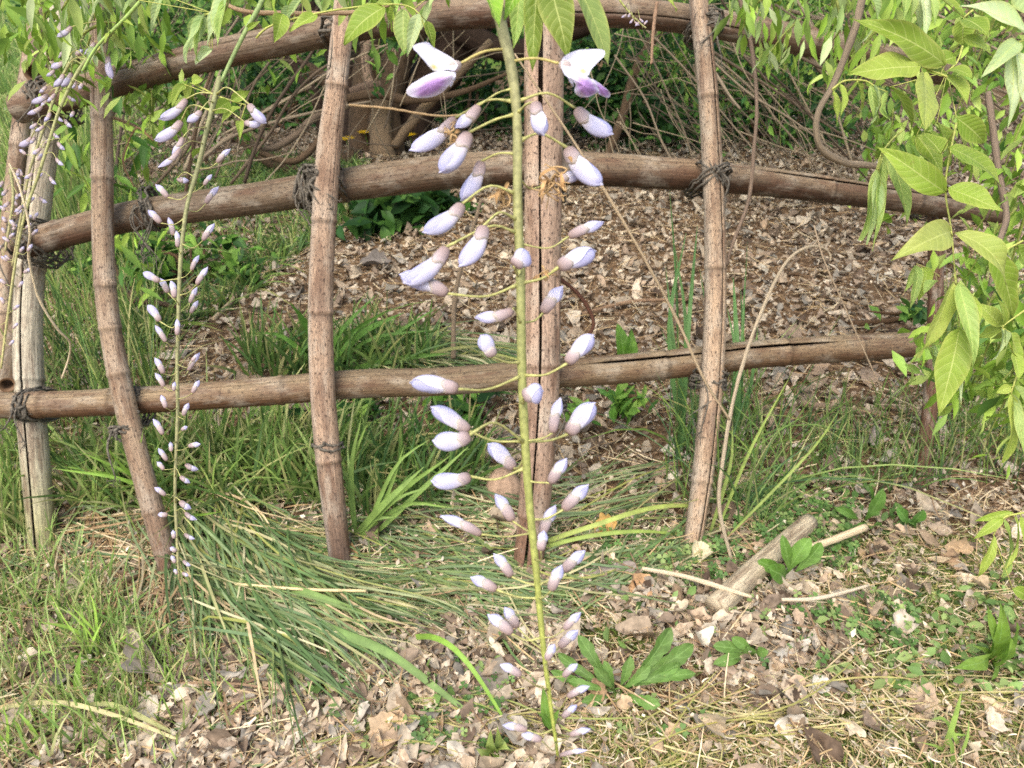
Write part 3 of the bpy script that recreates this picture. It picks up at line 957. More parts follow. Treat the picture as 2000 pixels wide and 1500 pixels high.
swathe(230, [(-60, 1420), (250, 1460), (560, 1560)], 0.12, (0.10, 0.30), (0.0007, 0.0020), STRAW + HAY[:2], 99, 0.022, 0.35)
swathe(300, [(90, 1060), (200, 1110), (330, 1160), (400, 1260)], 0.09, (0.10, 0.28), (0.0008, 0.0020), STRAW + HAY[:3], 100, 0.03, 0.3)
# ================================================================ what grows behind the trellis
def leafcloud(c, L, W, cols, r, droop=0.3):
    """N small pointed leaves (two folded halves each) at centres c"""
    n = len(c)
    a = rvec(n, r); a[:, 2] = a[:, 2] * 0.6 - droop; a = unit(a)
    up = unit(np.stack([r.normal(0, 0.6, n), r.normal(-0.4, 0.6, n), np.ones(n)], 1))
    s = unit(np.cross(a, up)); nn = np.cross(s, a)
    l = r.uniform(L[0], L[1], n)[:, None]; w = l * r.uniform(W[0], W[1], n)[:, None]
    pts = [c - a * l * 0.5, c - a * l * 0.12 + s * w * 0.5 + nn * w * 0.12, c + a * l * 0.2 + s * w * 0.38 + nn * w * 0.08, c + a * l * 0.5 - nn * l * 0.1,
           c + a * l * 0.2 - s * w * 0.38 + nn * w * 0.08, c - a * l * 0.12 - s * w * 0.5 + nn * w * 0.12, c - nn * w * 0.03]
    V = np.stack(pts, 1).reshape(-1, 3)
    f = np.array([[0, 1, 2, 6], [6, 2, 3, 3], [0, 6, 4, 5], [6, 3, 4, 4]])
    q = (f[[0, 2]][None] + (np.arange(n) * 7)[:, None, None]).reshape(-1, 4)
    t3 = (np.array([[6, 2, 3], [6, 3, 4]])[None] + (np.arange(n) * 7)[:, None, None]).reshape(-1, 3)
    cc = np.array([lin(*k) for k in cols])[r.randint(0, len(cols), n)] * r.uniform(0.7, 1.25, (n, 1))
    return V, [q, t3], np.repeat(cc, 7, 0)


def shrub(name, label, cat, base, blobs, n, L, W, cols, seed, group=None, stems=6, stemcol=(96, 74, 54)):
    r = np.random.RandomState(seed)
    t = thing(name, label, cat, base, group)
    B = Buf()
    pts = []
    for (cx, cy, cd, rx, ry, rd, share) in blobs:        # photo x, y, depth; radii in metres
        c = P(cx, cy, cd)
        k = int(n * share)
        sub = r.normal(0, 0.62, (max(3, k // 22), 3))
        q = sub[r.randint(0, len(sub), k)] + r.normal(0, 0.26, (k, 3))
        pts.append(c + q * np.array([rx, rd, ry]))
        for i in range(stems):
            e = c + r.normal(0, 0.5, 3) * np.array([rx, rd, ry])
            m = (np.asarray(base) * 0.5 + e * 0.5) + r.normal(0, 0.06, 3)
            add_tube(B, spline([np.asarray(base) + r.normal(0, 0.05, 3) * [1, 1, 0], m, e], 10), np.linspace(0.012, 0.003, 10), 6, lin(*stemcol), 0.1, seed + i)
    pts = np.vstack(pts)
    pts[:, 2] = np.maximum(pts[:, 2], terr(pts[:, 0], pts[:, 1]) + 0.01)
    V, F, C = leafcloud(pts, L, W, cols, r)
    B.build('stem', M_BARK, t)
    mk('foliage', V, F, M_CLUMP, t, C)['kind'] = 'stuff'
    return t


DKS = [(52, 86, 40), (70, 108, 48), (40, 70, 36), (92, 130, 60), (60, 100, 52)]
MDS = [(96, 138, 56), (120, 160, 68), (76, 116, 50), (140, 176, 82)]
shrub('evergreen_shrub', 'dark green leafy shrub behind the fence between the split post and the next one', 'shrub', G(1260, 262)[0],
      [(1180, 150, 4.3, 0.30, 0.26, 0.25, .3), (1290, 130, 4.4, 0.34, 0.34, 0.3, .35), (1240, 210, 4.2, 0.35, 0.16, 0.25, .35)], 3200, (0.035, 0.075), (0.4, 0.6), DKS, 201)
shrub('evergreen_shrub', 'dark shrub in the shade left of the old wisteria trunk', 'shrub', G(560, 255)[0],
      [(520, 150, 5.2, 0.5, 0.35, 0.3, .5), (600, 200, 4.9, 0.35, 0.25, 0.3, .5)], 3200, (0.035, 0.08), (0.4, 0.6), DKS, 202)
shrub('evergreen_shrub', 'dark green shrub behind the fence right of the fifth post', 'shrub', G(1480, 285)[0],
      [(1470, 200, 4.4, 0.35, 0.3, 0.25, .5), (1560, 215, 4.3, 0.4, 0.25, 0.25, .5)], 3000, (0.03, 0.07), (0.4, 0.6), DKS + MDS[:1], 203)
shrub('evergreen_shrub', 'dark shrub between the old trunk and the large flower spike', 'shrub', G(920, 265)[0],
      [(900, 150, 5.0, 0.4, 0.4, 0.3, .6), (960, 200, 4.9, 0.35, 0.25, 0.3, .4)], 2600, (0.035, 0.08), (0.4, 0.6), DKS, 204)
# hedge of mixed green closing the view behind everything
for i, (bx, by, bd, rx, ry, cols, lab) in enumerate([
        (360, 40, 7.5, 1.1, 0.9, MDS + DKS, 'mixed green bush behind the upper left of the trellis'),
        (760, -10, 8.0, 1.3, 0.9, DKS, 'dark bush standing behind the wisteria trunk'),
        (1120, -10, 7.5, 1.1, 0.9, DKS, 'dark bush behind the hanging flower spike and top rail'),
        (1480, 10, 7.2, 1.2, 1.0, MDS + DKS, 'bright green bush behind the upper right rail'),
        (1860, 30, 6.8, 1.2, 1.1, MDS, 'yellow green bush behind the leafy shoots on the right')]):
    g = P(bx, by, bd).copy(); g[2] = 0
    shrub('background_bush', lab, 'bush', g, [(bx, by, bd, rx, ry, 0.6, 1.0)], 4200, (0.05, 0.11), (0.4, 0.6), cols, 210 + i, None, 8)
# broad-leaved weeds at the foot of the trellis field
shrub('leafy_weed', 'low clump of dark broad weed leaves under the middle rail', 'weed', G(780, 425)[0],
      [(700, 420, 3.05, 0.16, 0.09, 0.12, .35), (790, 400, 3.1, 0.2, 0.1, 0.15, .4), (860, 390, 3.15, 0.14, 0.08, 0.12, .25)], 420, (0.06, 0.12), (0.4, 0.6), DKS + MDS[2:3], 220, None, 2)
shrub('leafy_weed', 'green weed patch beyond the second post on the left', 'weed', G(330, 560)[0],
      [(280, 520, 2.5, 0.12, 0.10, 0.12, .4), (360, 500, 2.6, 0.16, 0.10, 0.14, .6)], 520, (0.03, 0.07), (0.4, 0.6), MDS + DKS[:2], 221, None, 3)
shrub('leafy_weed', 'small green weed among dead leaves at the right end of the low rail', 'weed', G(1740, 650)[0],
      [(1740, 620, 2.1, 0.06, 0.06, 0.06, 1.0)], 34, (0.03, 0.055), (0.5, 0.7), DKS + MDS, 222, None, 2)
shrub('leafy_weed', 'young weed patch under the low rail right of the split post', 'weed', G(1200, 830)[0],
      [(1200, 800, 1.78, 0.10, 0.04, 0.10, 1.0)], 70, (0.03, 0.07), (0.25, 0.4), MDS, 223, None, 2)
shrub('leafy_weed', 'green weed tangle in the grass just right of the third post', 'weed', G(760, 800)[0],
      [(720, 790, 1.85, 0.12, 0.05, 0.10, .5), (880, 790, 1.85, 0.12, 0.05, 0.10, .5)], 160, (0.04, 0.08), (0.25, 0.4), MDS + DKS, 224, None, 2)

# ---------------------------------------------------------------- the old wisteria trunk
tr = thing('old_wisteria', 'old twisted wisteria trunk of several thick brown stems behind the fence', 'trunk', G(745, 300)[0])
BK = lin(94, 76, 58); BK2 = lin(132, 112, 88); BKD = lin(60, 46, 36)


def branch(pts, w, name='stem', parent=tr, col=BK, seed=0, seg=12, n=40, bump=0.06, mat=None):
    W_ = np.array([P(*p) for p in pts])
    ww = np.interp(np.linspace(0, 1, n), np.linspace(0, 1, len(w)), w)
    q = spline(np.hstack([W_, np.array([p[2] for p in pts])[:, None]]), n)
    return tube_obj(name, q[:, :3], ww * q[:, 3] / FPX / 2, mat or M_BARK, parent, seg, col, bump, seed)


TD = 4.15
branch([(715, 318, 4.2), (712, 230, 4.2), (720, 120, 4.2), (700, 20, 4.1), (640, -80, 4.0)], [75, 62, 58, 52, 40], col=BK, seed=1)
branch([(762, 310, 4.1), (752, 230, 4.1), (766, 150, 4.12), (800, 70, 4.1), (880, -30, 4.0)], [70, 58, 60, 55, 40], col=BK, seed=2)
branch([(748, 315, 4.02), (744, 250, 4.0), (748, 190, 4.0)], [52, 42, 38], col=BK2, seed=3)
branch([(790, 300, 4.3), (810, 210, 4.3), (860, 130, 4.25), (930, 40, 4.2), (1010, -40, 4.1)], [80, 90, 90, 70, 50], col=BKD, seed=4)
branch([(690, 290, 4.3), (690, 200, 4.35), (660, 110, 4.4), (600, 10, 4.3)], [60, 54, 44, 34], col=BKD, seed=5)
branch([(725, 60, 3.95), (714, 110, 3.9), (722, 160, 3.9), (738, 168, 3.88)], [17, 18, 18, 16], col=lin(150, 126, 104), seed=6)
branch([(684, 180, 3.85), (720, 168, 3.85), (742, 167, 3.88)], [16, 18, 18], col=lin(118, 98, 82), seed=7)
branch([(660, 196, 3.8), (740, 182, 3.78), (800, 196, 3.8), (900, 180, 3.8), (1000, 140, 3.7)], [16, 20, 14, 10, 6], col=BK, seed=8)
branch([(770, 285, 4.0), (820, 220, 3.9), (880, 160, 3.9), (960, 80, 3.8)], [18, 20, 18, 14], col=BK2, seed=9)
branch([(655, 170, 3.9), (610, 140, 3.9), (560, 110, 3.9), (480, 30, 3.9)], [28, 26, 20, 14], col=BK, seed=10)
branch([(560, 100, 3.7), (590, 150, 3.7), (620, 200, 3.7), (640, 300, 3.8)], [22, 24, 24, 22], col=BKD, seed=11)
branch([(690, 300, 3.9), (640, 325, 3.8), (560, 330, 3.7), (500, 300, 3.7), (462, 240, 3.7)], [20, 20, 18, 16, 12], col=BK, seed=12)
branch([(680, 205, 3.6), (620, 225, 3.6), (580, 262, 3.55), (530, 290, 3.55), (490, 275, 3.5), (465, 240, 3.5)], [14, 15, 15, 13, 12, 10], col=lin(126, 108, 90), seed=13)
branch([(640, 250, 3.5), (600, 300, 3.5), (560, 315, 3.5), (480, 285, 3.5), (440, 250, 3.45)], [12, 13, 13, 11, 8], col=BK, seed=14)
branch([(1180, 320, 3.9), (1215, 230, 3.85), (1245, 130, 3.8), (1290, 60, 3.7), (1340, 20, 3.6)], [16, 18, 20, 16, 12], col=BK, seed=15)
branch([(900, 60, 4.1), (1000, 100, 4.0), (1120, 60, 3.9), (1240, 20, 3.8)], [50, 40, 34, 24], col=BKD, seed=16)

# vine stems one can follow: (label, photo points with depth, widths, colour)
VS = [
    ('thick smooth brown vine that bends down and round behind the right leaves', [(1690, -30, 0.85), (1668, 60, 0.85), (1630, 160, 0.86), (1596, 225, 0.86), (1602, 285, 0.87), (1650, 318, 0.88), (1720, 325, 0.9), (1800, 340, 0.95), (1900, 372, 1.0)], [14, 14, 13, 13, 12, 11, 10], (128, 114, 94)),
    ('long thin brown vine hanging in front of the fifth post and curling left', [(1440, -20, 1.2), (1466, 80, 1.22), (1478, 200, 1.22), (1472, 300, 1.24), (1462, 390, 1.26), (1430, 480, 1.28), (1420, 520, 1.3)], [8, 8, 7, 7, 7, 5], (126, 108, 92)),
    ('straight straw coloured dry stem slanting down across the split post', [(1005, 105, 1.2), (1110, 260, 1.22), (1180, 370, 1.24), (1250, 490, 1.26), (1320, 620, 1.3), (1375, 740, 1.32), (1425, 820, 1.34)], [4, 5, 6, 6, 6, 5], (172, 152, 122)),
    ('pale dead cane standing in the grass and arching over at the top', [(1430, 1100, 1.40), (1405, 990, 1.40), (1412, 900, 1.40), (1435, 770, 1.42), (1475, 640, 1.45), (1530, 520, 1.48), (1580, 482, 1.5), (1618, 490, 1.52), (1622, 510, 1.52)], [7, 8, 8, 8, 7, 6, 4], (176, 160, 134)),
    ('fine straw thread hanging from the right vines in front of the low rail', [(1590, 440, 1.3), (1610, 510, 1.3), (1650, 600, 1.32), (1690, 690, 1.34), (1730, 780, 1.36)], [3, 3, 3, 2], (172, 152, 126)),
    ('dark reddish tendril curving beside the split post', [(1095, 545, 1.5), (1130, 575, 1.5), (1155, 615, 1.5), (1158, 640, 1.5), (1145, 660, 1.5)], [7, 8, 8, 6], (92, 62, 48)),
    ('hanging grey twig with a broken tip below the top rail', [(1283, 5, 1.2), (1276, 60, 1.2), (1272, 125, 1.2)], [8, 7, 5], (150, 122, 98)),
    ('pale thin vine curling loose in front of the corner post', [(18, 320, 0.8), (40, 370, 0.8), (58, 450, 0.8), (56, 500, 0.82), (75, 580, 0.84), (110, 640, 0.86), (136, 668, 0.88), (134, 700, 0.9), (120, 740, 0.9)], [4, 5, 5, 5, 4, 3], (214, 196, 160)),
    ('thin brown stem looping out from behind the second post', [(178, 215, 1.5), (250, 240, 1.5), (285, 258, 1.45), (320, 276, 1.45)], [6, 6, 6, 5], (140, 116, 90)),
    ('brown looped tendril left of the second flower spike', [(300, 275, 1.4), (268, 250, 1.4), (248, 285, 1.4), (241, 320, 1.4), (262, 365, 1.42)], [4, 4, 4, 3], (168, 134, 98)),
    ('horizontal twig along the upper left rail', [(60, 125, 1.3), (110, 112, 1.3), (160, 110, 1.32)], [8, 8, 6], (120, 100, 78)),
    ('pale horizontal cane crossing the top rail near the third post', [(420, -5, 0.9), (470, 20, 0.9), (560, 26, 0.92), (690, 24, 0.95), (760, 10, 0.95)], [8, 9, 9, 8], (170, 144, 112)),
    ('dark branch lying through the grass behind the second post', [(205, 470, 2.2), (250, 575, 2.2), (300, 590, 2.2), (350, 600, 2.2)], [9, 11, 11, 8], (92, 76, 60)),
    ('slender upright stem behind the third post', [(355, 430, 1.6), (375, 300, 1.6), (395, 200, 1.6), (425, 100, 1.6)], [7, 7, 6, 5], (116, 94, 72)),
    ('thin grey stem leaning behind the main flower spike', [(885, 700, 2.0), (892, 560, 2.0), (940, 390, 2.0)], [10, 9, 7], (138, 120, 98)),
    ('thin pale vine crossing in front of the old trunk', [(682, 205, 2.0), (760, 212, 2.0), (850, 226, 2.0), (900, 225, 2.0)], [5, 5, 4], (178, 150, 112)),
    ('grey woody vine stem at the right edge behind the leaves', [(1930, 180, 1.1), (1950, 330, 1.1), (1965, 420, 1.1), (1950, 480, 1.1), (1930, 600, 1.1)], [12, 13, 13, 12, 10], (128, 112, 96)),
]
for i, (lab, pts, w, c) in enumerate(VS):
    t = thing('vine_stem', lab, 'vine', P(*pts[0]))
    branch(pts, w, 'bark', t, lin(*c), 300 + i, 8, 60, 0.11)

# the tangle of bare vines over the upper right and upper left
rv = np.random.RandomState(77)
GL = 'bare vines tangled behind the trellis'
for i in range(70):
    if i < 48:        # right: fall from upper left to lower right
        x0 = rv.uniform(1180, 1850); y0 = rv.uniform(-40, 120); ln = rv.uniform(200, 620); a = rv.normal(0.75, 0.3)
        d0 = rv.uniform(1.9, 3.4); lab = 'bare brown vine in the tangle behind the upper right of the trellis'
    else:             # left: rise to the right
        x0 = rv.uniform(180, 520); y0 = rv.uniform(260, 420); ln = rv.uniform(200, 460); a = rv.normal(-0.95, 0.25)
        d0 = rv.uniform(2.0, 3.4); lab = 'bare brown vine rising behind the upper left of the trellis'
    k = 6
    an = a + np.cumsum(rv.normal(0, 0.12, k))
    xs = x0 + np.concatenate([[0], np.cumsum(np.cos(an))]) * ln / k; ys = y0 + np.concatenate([[0], np.cumsum(np.sin(an))]) * ln / k
    ys = np.minimum(ys, 395 if i >= 48 else 350 + (xs - 1400) * 0.15)
    ds = d0 + np.linspace(0, rv.uniform(-0.3, 0.4), k + 1)
    w = rv.uniform(2.8, 8.5)
    cn, cc = random.choice([('tan', (132, 118, 98)), ('brown', (104, 90, 74)), ('dark brown', (80, 68, 56)), ('pale', (150, 136, 112))])
    tn = 'fine' if w < 4.5 else 'slender' if w < 6.5 else 'stout'
    if i < 48:
        pn = ('right of the split post', 'behind the fifth post top', 'under the top rail right of the fifth post', 'behind the bent brown vine on the right', 'behind the upper right leaves')[min(4, max(0, int((xs[3] - 1180) // 170)))]
    else:
        pn = ('right beside the second post', 'behind the second flower spike', 'left of the third post')[min(2, max(0, int((xs[3] - 240) // 110)))]
    if 'lab_seen' not in globals():
        lab_seen = set()
    lab = f"{cn} {tn} bare vine tangled {pn}"
    if lab in lab_seen:
        lab = f"{'steep' if abs(math.tan(a)) > 1 else 'flat lying'} {cn} {tn} bare vine {pn}"
    if lab in lab_seen:
        continue
    lab_seen.add(lab)
    t = thing('bare_vine', lab, 'vine', P(xs[0], ys[0], d0), GL)
    branch(list(zip(xs, ys, ds)), [w, w * 0.9, w * 0.6], 'bark', t, lin(*cc), 400 + i, 6, 30, 0.10)
# finer twigs past counting
B = Buf()
for i in range(420):
    if i < 290:
        x0 = rv.uniform(1150, 2000); y0 = rv.uniform(-60, 260); a = rv.normal(0.7, 0.5); d0 = rv.uniform(2.0, 4.2)
    else:
        x0 = rv.uniform(180, 900); y0 = rv.uniform(40, 330); a = rv.normal(-0.9, 0.6); d0 = rv.uniform(2.4, 4.2)
    k = 5; ln = rv.uniform(80, 330)
    an = a + np.cumsum(rv.normal(0, 0.16, k))
    xs = x0 + np.concatenate([[0], np.cumsum(np.cos(an))]) * ln / k; ys = np.minimum(y0 + np.concatenate([[0], np.cumsum(np.sin(an))]) * ln / k, 345)
    pts = np.array([P(x, y, d0) for x, y in zip(xs, ys)])
    add_tube(B, spline(pts, 12), np.linspace(1, 0.5, 12) * rv.uniform(1.2, 3.4) * d0 / FPX / 2, 4, lin(*random.choice([(144, 130, 106), (112, 100, 82), (84, 74, 62)])))
o = B.build('vine_twigs', M_BARK); o['kind'] = 'stuff'

# small young leaves scattered on that tangle, in sprays
def leaf_spray(label, cx, cy, cd, rx, ry, rd, n, L, W, cols, seed, group=None, droop=0.8):
    r = np.random.RandomState(seed)
    c0 = P(cx, cy, cd)
    t = thing('vine_foliage', label, 'foliage', c0, group)
    B = Buf(); pts = []
    for i in range(max(2, n // 26)):
        s = c0 + r.normal(0, 0.45, 3) * [rx, rd, ry] + np.array([0, 0, ry * 0.5])
        e = s + np.array([r.normal(0, 0.3) * rx, r.normal(0, 0.2) * rd, -r.uniform(0.5, 1.1) * ry])
        q = spline([s, (s + e) / 2 + r.normal(0, 0.06, 3) * rx, e], 10)
        add_tube(B, q, np.linspace(0.0022, 0.0008, 10), 5, lin(132, 140, 70))
        k = n // max(2, n // 26)
        pts.append(q[r.randint(0, 10, k)] + r.normal(0, 1, (k, 3)) * L[1] * 0.42)
    B.build('twig', M_STEM, t)
    V, F, C = leafcloud(np.vstack(pts), L, W, cols, r, droop)
    mk('foliage', V, F, M_CLUMP, t, C)['kind'] = 'stuff'


YG = [(164, 192, 84), (142, 176, 68), (124, 158, 58), (182, 202, 108), (150, 184, 88)]
PALE = [(176, 196, 130), (158, 184, 110), (190, 206, 150), (140, 170, 84)]
leaf_spray('dense young leaves at the upper right edge behind the big pale leaves', 1960, 160, 1.35, 0.16, 0.30, 0.14, 300, (0.022, 0.05), (0.28, 0.42), YG, 501)
leaf_spray('yellow green young leaves above the right vine', 1820, 40, 1.5, 0.22, 0.16, 0.14, 240, (0.022, 0.05), (0.28, 0.42), YG, 502)
leaf_spray('young leaves hanging at the right edge halfway down', 1965, 480, 1.2, 0.11, 0.22, 0.10, 240, (0.022, 0.05), (0.3, 0.45), YG, 503)
leaf_spray('thick young foliage at the right edge above the tall grass', 1950, 660, 1.1, 0.10, 0.16, 0.10, 260, (0.02, 0.05), (0.3, 0.45), YG + DKS[3:4], 504)
leaf_spray('small bright leaves caught among bare vines at the top right', 1600, 60, 2.6, 0.4, 0.26, 0.3, 330, (0.03, 0.06), (0.35, 0.5), YG + MDS, 505)
leaf_spray('small green leaves behind the fifth post near the top', 1420, 40, 2.8, 0.35, 0.16, 0.3, 200, (0.03, 0.06), (0.35, 0.5), MDS, 506)
leaf_spray('young leaves crowding the top left corner above the fence', 140, 60, 1.15, 0.13, 0.12, 0.12, 190, (0.02, 0.05), (0.25, 0.4), YG, 507)
leaf_spray('young green leaves hanging behind the top left of the second post', 300, 90, 1.4, 0.16, 0.13, 0.12, 170, (0.03, 0.06), (0.25, 0.4), YG + MDS, 508)
leaf_spray('narrow leaves hanging behind the corner post on the left', 215, 360, 1.9, 0.10, 0.22, 0.10, 150, (0.04, 0.08), (0.18, 0.3), MDS + YG[:2], 509)
leaf_spray('green shoots above the top rail between the second and third posts', 520, 10, 1.5, 0.22, 0.09, 0.12, 130, (0.03, 0.055), (0.3, 0.45), YG, 510)
leaf_spray('loose leaves over the top rail left of the main flower spike', 860, 0, 1.6, 0.22, 0.08, 0.12, 90, (0.03, 0.06), (0.3, 0.45), MDS, 511)
leaf_spray('green leaves showing through the vines behind the right end of the top rail', 1780, 200, 2.4, 0.35, 0.3, 0.3, 320, (0.03, 0.06), (0.35, 0.5), YG + MDS, 512)
leaf_spray('yellow green leaves just above the right end of the middle rail', 1860, 330, 1.9, 0.16, 0.16, 0.14, 200, (0.03, 0.055), (0.35, 0.5), YG, 513)
leaf_spray('leaves trailing into the grass at the right edge', 1975, 790, 1.05, 0.06, 0.12, 0.08, 90, (0.02, 0.05), (0.2, 0.35), YG, 514)

leaf_spray('small dark leaves growing through the vines right of the fifth post', 1520, 170, 3.0, 0.45, 0.3, 0.3, 420, (0.025, 0.055), (0.35, 0.5), DKS + MDS, 515)
leaf_spray('green leaves among the vines between the split post and fifth post', 1260, 120, 3.2, 0.4, 0.3, 0.3, 360, (0.025, 0.055), (0.35, 0.5), DKS + MDS, 516)
leaf_spray('leaves among the twigs left of the old trunk', 520, 150, 3.3, 0.5, 0.3, 0.3, 420, (0.025, 0.055), (0.35, 0.5), DKS + MDS, 517)

leaf_spray('narrow drooping young leaves along the top edge between the third post and the flower spike', 760, -20, 1.0, 0.14, 0.06, 0.10, 80, (0.025, 0.05), (0.2, 0.32), PALE + YG, 518, None, 1.6)
leaf_spray('pale drooping young leaves at the top edge left of the third post', 470, -10, 0.8, 0.10, 0.06, 0.08, 70, (0.02, 0.045), (0.18, 0.3), PALE + YG, 519, None, 1.8)
leaf_spray('pale drooping leaflets at the top edge over the second post', 270, 10, 0.8, 0.09, 0.06, 0.08, 80, (0.02, 0.045), (0.18, 0.3), PALE + YG, 520, None, 1.8)
leaf_spray('drooping leaflets at the top edge right of the fifth post', 1560, 0, 1.1, 0.13, 0.07, 0.10, 70, (0.025, 0.05), (0.2, 0.32), YG + PALE, 521, None, 1.6)
leaf_spray('fine hanging leaves over the right end of the top rail', 1740, 70, 1.1, 0.10, 0.10, 0.10, 90, (0.025, 0.05), (0.2, 0.32), YG + PALE, 522, None, 1.6)

# the wisteria's canopy, unseen above the view, added to shade the trunk
rc = np.random.RandomState(900)
cv = thing('wisteria_canopy', 'unseen leafy wisteria canopy shading the old trunk', 'foliage', (0.3, 3.9, 1.5))
k = 9000
cl = rc.uniform(-1, 1, (260, 3)) * [3.0, 1.7, 0.32] + [0.3, 4.3, 1.75]
pts = cl[rc.randint(0, 260, k)] + rc.normal(0, 1, (k, 3)) * [0.28, 0.28, 0.10]
pts[:, 2] = np.maximum(pts[:, 2], 1.28)
V, F_, C_ = leafcloud(pts, (0.06, 0.12), (0.4, 0.55), MDS + YG, rc, 0.5)
mk('foliage', V, F_, M_CLUMP, cv, C_)['kind'] = 'stuff'
B = Buf()
for i in range(40):
    a = cl[rc.randint(0, 260)]; b = cl[rc.randint(0, 260)]
    add_tube(B, spline([a, (a + b) / 2 + rc.normal(0, .1, 3), b], 12), np.linspace(.012, .006, 12), 6, lin(104, 88, 70), .1, i)
B.build('branch', M_BARK, cv)
# ================================================================ lone things on the ground
def ground_stick(name, label, cat, pts, w, col, dz=0.012, mat=None, seg=8, bump=0.05, seed=0, group=None):
    g = np.array([G(*p)[0] for p in pts])
    d = px_of(g)[2]
    ww = np.interp(np.linspace(0, 1, len(pts)), np.linspace(0, 1, len(w)), w) * d / FPX / 2
    g[:, 2] += ww + dz
    q = spline(np.hstack([g, ww[:, None]]), 24)
    o = tube_obj(name, q[:, :3], q[:, 3], mat or M_BARK, None, seg, lin(*col), bump, seed)
    return tag(o, label, cat, group)


ground_stick('bamboo_offcut', 'short weathered bamboo pole lying half in the weeds right of the fifth post', 'bamboo pole',
             [(1392, 1212), (1470, 1138), (1575, 1042)], [46, 44, 36], (198, 182, 152), 0.010, M_PALE, 20, 0.01, 1)
ground_stick('stick', 'pale peeled stick slanting below the bamboo offcut', 'stick', [(1250, 1150), (1330, 1166), (1400, 1188), (1460, 1206)], [8, 9, 10, 6], (216, 196, 164), 0.045, seed=2)
ground_stick('stick', 'flat pale split stick beside the green rosette on the right', 'stick', [(1530, 1120), (1600, 1098), (1680, 1066)], [12, 14, 14], (222, 200, 162), 0.04, seed=3)
ground_stick('stick', 'white curved twig lying right of the bamboo offcut', 'stick', [(1518, 1207), (1580, 1206), (1640, 1192), (1685, 1178)], [7, 8, 7, 5], (218, 200, 172), 0.04, seed=4)
ground_stick('stick', 'straight cream straw across the flattened grass', 'straw', [(470, 1184), (600, 1195), (720, 1198)], [5, 6, 6], (228, 208, 156), 0.05, M_DRY, seed=5)
ground_stick('stick', 'grey stick in the litter beyond the low rail on the right', 'stick', [(1560, 800), (1640, 812), (1730, 820)], [14, 14, 10], (150, 128, 106), 0.01, seed=6)
ground_stick('stick', 'brown stick lying in the litter above the low rail', 'stick', [(1120, 630), (1230, 602), (1340, 596)], [7, 8, 6], (148, 120, 94), 0.015, seed=7)
ground_stick('stick', 'pale broken stem lying behind the second post', 'stick', [(420, 640), (445, 615), (466, 590)], [9, 9, 7], (176, 156, 126), 0.02, seed=8)


def dead_leaf(label, x, y, wpx, lpx, ang, col, curl, seed, group=None, dz=0.02, up=(0, -0.5, 1)):
    r = np.random.RandomState(seed)
    g = G(x, y)[0]; d = float(px_of(g)[2])
    L = lpx * d / FPX; W = wpx * d / FPX
    nu, nv = 7, 10
    v = np.linspace(0, 1, nv)[:, None]; u = np.linspace(-1, 1, nu)[None]
    prof = np.sin(np.pi * np.clip(v, 0.02, 0.98) ** 0.85) ** 0.7
    X_ = u * prof * 0.5 * W * (1 + r.normal(0, 0.18, (nv, nu)) * np.abs(u)); Y_ = (v - 0.5) * L + 0 * u
    Z_ = curl[0] * X_ ** 2 / W * 2 + curl[1] * (Y_ / L) ** 2 * L + curl[2] * X_ * Y_ / L + r.normal(0, 0.05, (nv, nu)) * W + 0.03 * W * np.cos(v * 26) * np.abs(u)
    up = unit(np.array(up, float) + r.normal(0, 0.18, 3))
    a = np.array([math.cos(ang), math.sin(ang), 0]); a = unit(a - up * (a @ up)); b = np.cross(up, a)
    V = g + X_[..., None] * b + Y_[..., None] * a + Z_[..., None] * up
    V[..., 2] += dz + 0.006
    V[..., 2] = np.maximum(V[..., 2], terr(V[..., 0], V[..., 1]) + 0.004)
    C = np.ones((nv, nu, 3)) * lin(*col) * (1 + r.normal(0, 0.06, (nv, nu, 1)))
    C[:, nu // 2] *= 0.82
    U = np.stack([np.broadcast_to((u + 1) / 2, (nv, nu)), np.broadcast_to(v, (nv, nu))], -1).reshape(-1, 2)
    o = mk('dead_leaf', V.reshape(-1, 3), grid_faces(nu, nv), M_DRY, None, C.reshape(-1, 3), U)
    return tag(o, label, 'dead leaf', group)


dead_leaf('cream folded dead leaf right of the foot of the fifth post', 1362, 1100, 38, 46, 1.2, (226, 214, 178), (1.6, 0.3, 0.5), 1)
dead_leaf('bright ochre dead leaf right of the split post foot', 1182, 1048, 42, 46, 0.3, (206, 168, 104), (0.9, 0.4, 0.4), 2)
dead_leaf('large grey curled dead leaf right of the flower spike', 1185, 1135, 62, 110, 0.15, (150, 138, 128), (-1.4, 0.2, 0.2), 3)
dead_leaf('broad tan dead leaf just below the pale peeled stick', 1250, 1165, 46, 52, 0.8, (204, 164, 122), (1.0, 0.6, 0.4), 4)
dead_leaf('off white curled dead leaf right of the broad green rosette', 1542, 1292, 52, 90, 0.5, (212, 202, 184), (-1.3, 0.3, 0.2), 5)
dead_leaf('torn white dead leaf near the bottom right', 1535, 1432, 44, 72, 0.2, (224, 214, 196), (0.8, 0.5, 0.5), 6)
dead_leaf('spotted pale grey dead leaf standing on edge on the right', 1752, 1240, 42, 58, 1.2, (206, 192, 172), (1.0, 0.4, 0.3), 7)
dead_leaf('small white dead leaf in the lower right sward', 1595, 1362, 34, 42, 0.6, (220, 212, 196), (1.0, 0.6, 0.3), 8)
dead_leaf('round whitish dead leaf near the bottom right corner', 1922, 1430, 40, 52, 1.4, (206, 194, 172), (0.9, 0.5, 0.2), 9)
dead_leaf('long grey folded dead leaf standing up at the lower left', 300, 1310, 42, 130, 2.2, (176, 162, 146), (2.2, 0.1, 0.2), 10, dz=0.03)
